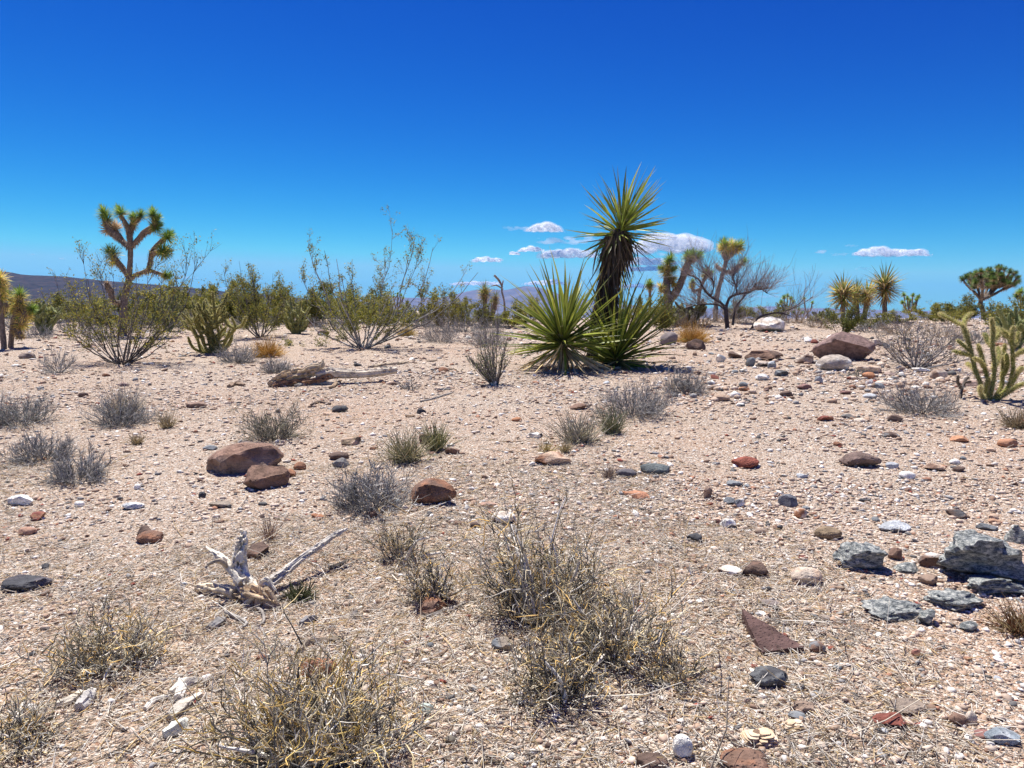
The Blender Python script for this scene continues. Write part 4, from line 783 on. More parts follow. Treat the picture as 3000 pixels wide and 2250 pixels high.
cholla('big cholla cactus with long pale spiny arms at the right edge', 2897, 1172, [
    L4((1945, 1282), (1905, 1180), (1860, 1060), (1830, 930), (1800, 820), (1770, 740)), L4((1805, 830), (1780, 770), (1790, 700), (1835, 655)), L4((1770, 745), (1720, 720), (1640, 680), (1600, 655)),
    L4((1830, 940), (1790, 900), (1730, 850)), L4((1835, 960), (1790, 950), (1700, 930)), L4((1950, 1290), (1960, 1180), (1930, 1060), (1905, 960), (1880, 880)),
    L4((1965, 1285), (1985, 1180), (2000, 1050), (1985, 900), (1990, 780), (1975, 690)), L4((1975, 1285), (2045, 1200), (2060, 1080), (2065, 980), (2075, 880)), L4((1990, 860), (2030, 800), (1990, 760)),
    L4((1980, 1290), (2090, 1200), (2130, 1080), (2130, 950), (2125, 820), (2140, 750)), L4((2130, 850), (2080, 800), (2010, 760)), L4((2120, 1180), (2170, 1080), (2200, 1050)),
    L4((1940, 1275), (1900, 1230), (1900, 1180)), L4((1985, 1295), (2080, 1240), (2150, 1190), (2215, 1160)), L4((2135, 970), (2180, 940), (2230, 920)), L4((1950, 1260), (1940, 1200), (1960, 1120)), L4((1870, 1090), (1840, 1040), (1800, 1020)), L4((1990, 1060), (2030, 980), (2025, 900)), L4((2050, 1120), (2090, 1040), (2085, 950)), L4((1925, 1050), (1895, 1000), (1850, 980)), L4((1985, 900), (1955, 860), (1925, 800)), L4((2128, 900), (2165, 860), (2170, 790))],
    141, rad=0.025, body=((0.2, 0.22, 0.05), (0.26, 0.26, 0.06), (0.15, 0.18, 0.05)), spine=((0.86, 0.78, 0.42), (0.7, 0.64, 0.3), (0.5, 0.42, 0.2)), nsp=1700, slen=0.028)
def auto_cholla(label, px, py, w, h, seed, n=16, wig=0.32, **kw):
    r = rs(seed); arms = []
    for i in range(n):
        a = (i - (n - 1) / 2) / n * 2.2 + r.normal(0, 0.12); L = h * r.uniform(0.55, 1.0); pts = [(px + r.normal(0, w * 0.03), py)]; x, y = pts[0]
        for k in range(4):
            a2 = a * (1.25 - 0.25 * k) + r.normal(0, wig); x += math.sin(a2) * L / 4 * w / h * 0.8; y -= math.cos(a2) * L / 4; pts.append((x, y))
        arms.append(pts)
        for q in range(r.randint(2, 6)):
            k = r.randint(1, 4); bx, by = pts[k]; s = r.choice([-1, 1]); l2 = h * r.uniform(0.14, 0.26); arms.append([(bx, by), (bx + s * l2 * 0.5, by - l2 * 0.2), (bx + s * l2 * 0.85, by - l2 * 0.9)])
    return cholla(label, px, py, arms, seed, **kw)
auto_cholla('bushy cholla cactus with knobby yellow green arms left of the centre', 626, 1034, 175, 190, 142, n=13, rad=0.027, nsp=520, slen=0.03, depth=0.4, seg=0.022, body=((0.19, 0.18, 0.05), (0.13, 0.13, 0.045), (0.24, 0.22, 0.06)), spine=((0.78, 0.68, 0.3), (0.6, 0.56, 0.24)), wig=0.5)
auto_cholla('pale narrow cholla cactus left of the tall creosote', 868, 978, 70, 120, 143, n=9, rad=0.042, nsp=350, slen=0.03, depth=0.25, seg=0.04, body=((0.3, 0.3, 0.1), (0.24, 0.25, 0.09)), spine=((0.62, 0.56, 0.26), (0.7, 0.64, 0.36)))
auto_cholla('dark low cholla thicket in front of the two armed joshua tree', 2020, 944, 130, 82, 144, n=15, rad=0.05, nsp=220, Y=23.5, seg=0.06, depth=0.6, body=((0.15, 0.15, 0.07), (0.1, 0.1, 0.05)))
auto_cholla('green cholla beyond the short yellow joshua tree at left', 135, 965, 120, 95, 145, n=12, rad=0.045, nsp=220, Y=20, seg=0.05, body=((0.2, 0.22, 0.08),))
auto_cholla('green cholla seen through the forked creosote stems', 495, 960, 110, 110, 146, n=10, rad=0.045, nsp=220, Y=21, seg=0.05, body=((0.16, 0.18, 0.07),))
auto_cholla('grey green cholla behind the big cholla at the right edge', 2975, 1010, 110, 130, 147, n=9, rad=0.04, nsp=300, Y=16, seg=0.04)
auto_cholla('small dark cholla behind the two small skyline joshua trees', 2395, 948, 60, 50, 148, n=9, rad=0.05, nsp=120, Y=26, seg=0.06, body=((0.13, 0.14, 0.07),))
cholla('dead dark cholla skeleton left of the big cholla', 2815, 1168, [[(2812, 1168), (2818, 1140), (2830, 1112), (2838, 1105)], [(2818, 1140), (2806, 1120), (2808, 1100)], [(2826, 1120), (2845, 1118)]], 149, rad=0.018, body=((0.1, 0.08, 0.07),), spine=((0.3, 0.24, 0.18),), nsp=120)

# ------------------------------------------------------------------ bushes that fill the skyline (one of each kind, then copies with their parts)
protos = [creosote('olive creosote on the skyline left of the round olive bush', 1235, 950, 110, 130, 151, Y=24, leafn=6500, leafs=0.055, r0=0.012),
          creosote('dark olive creosote right of the right yucca rosette', 1930, 955, 120, 105, 152, Y=22, leafn=6500, leafs=0.055, r0=0.012, leafc=[(0.19, 0.2, 0.045), (0.13, 0.15, 0.04), (0.28, 0.24, 0.05)]),
          creosote('tall airy creosote on the skyline right of the upright one', 900, 955, 170, 170, 153, Y=25, leafn=8000, leafs=0.055, r0=0.014)]
greyp = bursage('grey brush on the crest behind the yellow tuft', 1120, 950, 110, 45, 154, Y=24, n0=60, lev=((300, 0.4, 0.6, 0.005), (400, 0.4, 0.6, 0.003)), r0=0.007)
browp = bursage('dry brown brush along the crest beneath the bare tree', 2060, 950, 120, 40, 155, Y=24, n0=60, lev=((300, 0.4, 0.6, 0.005), (400, 0.4, 0.6, 0.003)), r0=0.007, stemc=[(0.4, 0.3, 0.2), (0.32, 0.24, 0.17)])
LMK = [(0, 'the edge cut joshua tree'), (75, 'the short yellow joshua tree'), (175, 'the small leafless bush'), (358, 'the tall joshua tree'), (495, 'the green cholla among the creosote stems'), (626, 'the bushy cholla'), (765, 'the upright creosote'), (868, 'the pale narrow cholla'), (985, 'the left sprays of the tall creosote'), (1063, 'the tall creosote foot'), (1165, 'the dark joshua tree inside the tall creosote'), (1235, 'the yellow tuft'), (1305, 'the round olive bush'), (1424, 'the bright yucca head'), (1480, 'the forked snag'), (1550, 'the left yucca leaves'), (1750, 'the tall yucca trunk'), (1880, 'the right yucca rosette'), (1965, 'the two armed joshua tree'), (2055, 'the slim joshua tree'), (2131, 'the bare dark tree'), (2195, 'the leaning bare trunk'), (2263, 'the bright white boulder'), (2303, 'the clustered little joshua tree'), (2366, 'the fork shaped little joshua tree'), (2462, 'the dense green bush'), (2520, 'the straw coloured far yucca'), (2592, 'the higher far yucca'), (2666, 'the compact joshua tree'), (2740, 'the wide bare bush top'), (2885, 'the round topped joshua tree'), (2960, 'the big cholla tips')]
USED = {}
def near(kind, px, rel='behind'):
    for x, nm in sorted(LMK, key=lambda l: abs(l[0] - px)):
        side = 'just left of' if px < x - 6 else ('just right of' if px > x + 6 else 'right at')
        t = '%s %s %s' % (kind, side, nm)
        if t not in USED: USED[t] = 1; return t
BG = [(330, 955, 23, 130, 85, 0, None), (400, 950, 24, 120, 95, 1, None), (480, 952, 23, 130, 105, 2, None), (545, 955, 23, 120, 95, 1, None), (620, 952, 24, 120, 120, 0, None), (735, 955, 24, 120, 130, 1, None), (800, 952, 26, 120, 120, 2, None), (930, 955, 24, 120, 105, 1, None), (1045, 952, 25, 120, 95, 0, None), (1120, 952, 25, 110, 90, 1, None), (1180, 955, 24, 110, 80, 0, None),  # px, base y, Y, w, h, proto, label
 (40, 950, 30, 130, 80, 1, None), (110, 950, 27, 140, 70, 0, None), (200, 950, 26, 150, 80, 1, None), (270, 955, 24, 130, 85, 0, None), (450, 950, 25, 140, 90, 1, None), (520, 950, 28, 150, 120, 0, None),
 (590, 950, 27, 150, 140, 2, 'airy creosote rising over the bushy cholla'), (655, 950, 30, 130, 150, 2, None), (700, 950, 26, 120, 130, 0, None), (830, 955, 25, 110, 130, 0, None), (960, 950, 30, 140, 130, 2, None), (1010, 950, 26, 130, 110, 0, None), (1080, 950, 29, 120, 90, 1, None),
 (1330, 950, 27, 130, 135, 2, 'airy creosote on the skyline behind the round olive bush'), (1375, 950, 24, 100, 95, 0, None), (1440, 950, 23, 130, 90, 1, None), (1500, 955, 23, 110, 100, 0, None), (1545, 950, 25, 120, 120, 2, None), (1860, 950, 25, 90, 130, 2, None), (1905, 950, 26, 90, 95, 0, None), (1950, 950, 27, 90, 75, 1, None),
 (2170, 950, 28, 110, 65, 1, None), (2235, 950, 29, 110, 50, 0, None), (2270, 950, 32, 100, 60, 1, None), (2415, 955, 25, 90, 50, 0, None), (2560, 955, 23, 120, 52, 1, None), (2625, 955, 25, 100, 50, 0, None), (2710, 955, 27, 140, 80, 2, None), (2770, 955, 25, 130, 92, 2, None), (2810, 955, 27, 120, 90, 1, None),
 (2915, 965, 22, 130, 88, 1, 'large dark bush beneath the round topped joshua tree'), (2970, 965, 21, 120, 120, 0, 'olive bush filling the right edge above the big cholla'), (2995, 980, 19, 120, 150, 1, None)]
for i, (px, by, Y, w, h, pi, lab) in enumerate(BG):
    side = 'left of the tall creosote' if px < 1000 else ('between the tall creosote and the yucca clump' if px < 1600 else 'right of the yucca clump')
    kind = ['olive', 'dark olive', 'airy'][pi]
    shrub(lab or near('%s skyline creosote' % kind, px), px, by, w * (1.1 if px < 1100 else 0.95), h * (1.05 if px < 1100 else 0.85), Y=Y, seed=1000 + i, shared=protos[pi], name='creosote_bush', cat='bush', group='creosote bushes along the skyline')
BG2 = [(60, 955, 22), (230, 960, 21), (300, 985, 18), (420, 962, 21), (560, 960, 22), (720, 962, 22), (850, 955, 24), (985, 960, 22), (1240, 955, 23), (1360, 960, 21), (2000, 955, 23), (2150, 952, 25), (2250, 955, 24), (2330, 952, 25), (2400, 960, 23), (2540, 965, 21), (2640, 970, 20), (2760, 975, 19), (2860, 985, 17.5), (2960, 1000, 17), (110, 985, 18.5), (640, 985, 19)]
for i, (px, by, Y) in enumerate(BG2):
    p = browp if px > 1900 and i % 3 else greyp; side = 'on the left half' if px < 1500 else 'on the right half'; kind = 'dry brown' if p is browp else 'pale grey'
    r = rs(1200 + i); shrub(near('%s low crest brush' % kind, px), px, by, r.uniform(90, 150), r.uniform(35, 62), Y=Y, seed=1200 + i, shared=p, name='low_brush', cat='shrub', group='low brush along the crest')
# scrub on the slope and valley floor past the crest: nobody could count it
r = rs(1300); n = 5200; yy = 60 * (1400 / 60) ** r.uniform(0, 1, n); xx = r.uniform(-0.85, 0.85, n) * yy; zz = np.where(np.abs(xx) > 60, np.maximum(-24, H(xx, yy) - (np.abs(xx) - 60) * 0.03), H(xx, yy))
V0, F0 = ICO[1]; s = r.uniform(0.5, 1.2, n) * np.clip(yy / 120, 1, 3); VV = V0[None] * s[:, None, None] * np.array([1.2, 1.2, 0.9]) * (1 + 0.35 * r.normal(0, 1, (n, len(V0), 1))) + np.stack([xx, yy, zz + s * 0.4], 1)[:, None]
FF = (F0[None] + (np.arange(n) * len(V0))[:, None, None]).reshape(-1, 3); CC = np.repeat(pick([(0.09, 0.1, 0.04), (0.13, 0.13, 0.06), (0.07, 0.08, 0.04), (0.16, 0.14, 0.08)], n, r), len(V0), 0)
obj('valley_scrub', mesh('valley_scrub', [(VV.reshape(-1, 3), FF, CC)], M_LEAF), kind='stuff')

# ------------------------------------------------------------------ rocks
RC = dict(br=(0.21, 0.13, 0.095), rb=(0.28, 0.14, 0.085), dk=(0.075, 0.075, 0.08), gy=(0.22, 0.235, 0.245), wt=(0.82, 0.79, 0.73), tn=(0.55, 0.40, 0.29), rd=(0.22, 0.075, 0.055), og=(0.40, 0.19, 0.10),
          mv=(0.27, 0.185, 0.165), pg=(0.46, 0.48, 0.5), gg=(0.42, 0.5, 0.44), bg=(0.62, 0.52, 0.42), db=(0.14, 0.095, 0.075), sc=(0.3, 0.33, 0.33))
def rock_geo(dim, r, sub=3, cuts=7, rough=0.10, sq=0.0, keep=0.62, tip=None, seed=0):
    V, Fa = ICO[sub]; V = V.copy(); d = nrm(V)
    for i in range(cuts):
        nn = nrm(r.normal(0, 1, 3) * np.array([1, 1, 0.8])); k = r.uniform(keep, 0.92); t = V @ nn; V = np.where((t > k)[:, None], V - nn * (t - k)[:, None], V)
    if sq: V = V / np.maximum(np.abs(V).max(1, keepdims=True), 1e-6) * (sq * 0.8) * np.linalg.norm(V, axis=1, keepdims=True) ** 0.3 + V * (1 - sq)
    V = V * (1 + rough * vnoise(d + seed, 1.7, seed, 4) + rough * 0.35 * vnoise(d + seed, 6.0, seed + 9, 3))[:, None]
    if tip is not None: tip(V)
    return V * np.array(dim), Fa
def rock(label, px, py, w, h, c, c2=None, st='r', rot=None, cat='rock', name='rock', seed=None, deep=0.8, tip=None, mat=None, sink=0.22, shared=None, group=None, hscale=1.0, sub=None):
    """st: r rounded, a angular, f flat slab"""
    seed = seed if seed is not None else (int(px) * 7 + int(py) * 13) % 9973; r = rs(seed)
    o = G(px, py + 0.36 * h); k = o.y / F; Wm = w * k; D = Wm * deep; Hm = max(0.24 * Wm, (h * k - D * CAMZ / o.y * 0.62)) * hscale
    if st == 'f': Hm = min(Hm, 0.3 * Wm)
    o = o + Vector((0, D * 0.36, 0)); o.z = float(H(o.x, o.y))
    ht = Hm / (1 - sink * 0.9); big = w > 55
    V, Fa = rock_geo((Wm * 0.6, D * 0.6, ht * 0.6), r, sub or (4 if w > 90 else 3 if w > 30 else 2), {'r': 9, 'a': 14, 'f': 12}[st], {'r': 0.16, 'a': 0.15, 'f': 0.15}[st], 0, {'r': 0.74, 'a': 0.5, 'f': 0.55}[st], tip, seed)
    V[:, 2] += ht * (0.5 - sink)
    a = np.array(RC[c] if isinstance(c, str) else c); n_ = vnoise(V / Wm, 4, seed, 3)[:, None]; C = a * (1 + 0.2 * n_)
    if c2 is not None:
        b_ = np.array(RC[c2] if isinstance(c2, str) else c2); m_ = np.clip(vnoise(V / Wm, 2.6, seed + 5, 3) * 5 + 0.1, 0, 1)[:, None]; C = C * (1 - m_) + b_ * m_
    ro = obj(name, mesh(name, [(V, Fa, C)], mat or (M_ROCK if big else M_STONE), True, 0.42 if st != 'r' else 0.9)); ro.location = o
    if rot is not None: ro.rotation_euler.z = rot
    return tag(ro, label, cat, group)
def tri_tip(V):                                                # the three pointed slab
    a = np.arctan2(V[:, 1], V[:, 0]); q = 0.62 / np.maximum(0.35, np.cos((a + 0.5) % (2 * math.pi / 3) - math.pi / 3)); V[:, :2] *= (0.55 + 0.62 * (1 - q))[:, None] * 1.25
def tri_tip2(V):
    u = (V[:, 0] + 1) / 2; V[:, 2] *= np.clip(0.35 + 1.0 * np.clip(1 - np.abs(u - 0.35) * 1.8, 0, 1), 0, 2)
def craggy(V):
    n_ = vnoise(V * np.array([1, 1.4, 2.2]) + 5, 2.4, 5, 3); V *= (1 + 0.22 * np.round(n_ * 4)[:, None] / 4 + 0.1 * n_[:, None])
# the pair of brown boulders
def cleft(V): V[:, 2] -= 0.22 * np.exp(-((V[:, 0] * 0.9 - V[:, 1] * 0.5 - 0.05) / 0.07) ** 2) * (V[:, 2] > 0)
rock('larger of two brown boulders, with a dark cleft across its top', 700, 1352, 205, 100, (0.25, 0.155, 0.115), (0.32, 0.23, 0.175), 'a', deep=0.95, tip=cleft, sink=0.4, seed=23, sub=4)
rock('smaller brown boulder leaning against the larger cleft one', 760, 1402, 122, 84, 'br', 'br', 'a', deep=0.85, seed=29, sink=0.18, hscale=1.0, sub=4)
rock('reddish brown lumpy boulder in the middle below the grass tufts', 1272, 1450, 122, 82, 'rb', 'br', 'a', seed=5, sub=4)
def undercut(V):
    t = V @ nrm(np.array([-0.35, -0.75, -0.5])); m_ = t > 0.42; V[m_] -= (t[m_] - 0.42)[:, None] * nrm(np.array([-0.35, -0.75, -0.5]))
    t = V @ nrm(np.array([0.2, -0.6, 0.75])); m_ = t > 0.7; V[m_] -= (t[m_] - 0.7)[:, None] * nrm(np.array([0.2, -0.6, 0.75]))
rock('mauve topped dark boulder with broken front on the right', 2487, 1030, 142, 76, 'mv', (0.24, 0.16, 0.14), 'r', seed=18, deep=0.7, sink=0.1, sub=4, tip=undercut, hscale=1.15)
rock('grey tan humped boulder in front of the mauve topped one', 2455, 1069, 90, 44, (0.42, 0.36, 0.31), 'wt', 'r', seed=8, sub=4)
rock('flat tan slabs beside the grey tan humped boulder', 2552, 1082, 70, 30, 'bg', 'tn', 'f')
rock('bright white boulder near the crest under the bare trees', 2263, 957, 78, 42, 'wt', 'bg', 'a', seed=9, sink=0.15, sub=4)
o = G(2235, 1880); tp = [np.array(G(x_, y_) - o) for x_, y_ in ((2173, 1822), (2355, 1912), (2232, 1922), (2198, 1868))]; zt = [0.05, 0.012, 0.0, 0.022]
def slab(P3, zt, n=14, seed=4):
    ch = []
    top = [a_ + np.array([0, 0, z_ + 0.012]) for a_, z_ in zip(P3, zt)]; bot = [a_ + np.array([0, 0, -0.03]) for a_ in P3]
    def patch(a_, b_, c_, d_):
        u, v = np.meshgrid(np.linspace(0, 1, n), np.linspace(0, 1, n)); u = u[..., None]; v = v[..., None]
        V = (a_ * (1 - u) + b_ * u) * (1 - v) + (d_ * (1 - u) + c_ * u) * v; V = V + (vnoise(V * 1.0, 28, seed, 3) * 0.005 + vnoise(V, 9, seed, 1) * 0.006)[..., None] * np.array([0.4, 0.4, 1.0])
        ix = np.arange(n * n).reshape(n, n); Fq = np.stack([ix[:-1, :-1], ix[:-1, 1:], ix[1:, 1:], ix[1:, :-1]], -1).reshape(-1, 4); V = V.reshape(-1, 3)
        ch.append((V, Fq, np.array([0.115, 0.07, 0.062]) * (1 + 0.3 * vnoise(V, 14, 3, 3))[:, None]))
    patch(top[0], top[1], top[2], top[3])
    for i in range(4): patch(bot[i], bot[(i + 1) % 4], top[(i + 1) % 4], top[i])
    return ch
ro_ = obj('rock', mesh('rock', slab(tp, zt), M_ROCK, True, 0.7)); ro_.location = o; tag(ro_, 'dark purple three pointed slab at the lower right', 'rock')
rock('flat black basalt slab at the left edge', 58, 1712, 126, 52, (0.12, 0.11, 0.12), 'dk', 'f', seed=21, deep=0.75, sub=4)
rock('large banded grey green rock at the right edge', 2920, 1650, 270, 160, 'sc', None, 'a', mat=M_SCHIST, seed=47, deep=0.7, cat='rock', sub=4, hscale=1.15, sink=0.15, tip=craggy)
rock('banded grey rock under the large banded one at the right edge', 2940, 1722, 190, 80, 'sc', None, 'a', mat=M_SCHIST, seed=32, sub=4, tip=craggy)
rock('dark streaked banded boulder left of the large banded rock', 2548, 1638, 138, 104, 'sc', None, 'a', mat=M_SCHIST, seed=43, sub=4, hscale=1.1, sink=0.15, tip=craggy)
rock('pale speckled banded rock below the large banded rock', 2815, 1762, 125, 60, 'sc', None, 'r', mat=M_SCHIST, seed=34, sub=4, tip=craggy)
rock('long low banded slab with a notched right end', 2640, 1800, 150, 52, 'sc', None, 'f', mat=M_SCHIST, seed=35, sub=4, tip=craggy)
rock('round banded lump at the notched end of the long slab', 2722, 1810, 58, 58, 'sc', None, 'a', mat=M_SCHIST, seed=36)
rock('small pale blue banded rock between the banded boulders', 2662, 1664, 74, 36, (0.4, 0.44, 0.46), None, 'a', mat=M_SCHIST, seed=37)
rock('banded pebble rock below the long slab', 2850, 1838, 50, 34, 'sc', None, 'a', mat=M_SCHIST, seed=38)
rock('dark banded rock cut by the right edge above the large banded one', 2985, 1570, 60, 60, 'dk', None, 'a', mat=M_SCHIST, seed=39)
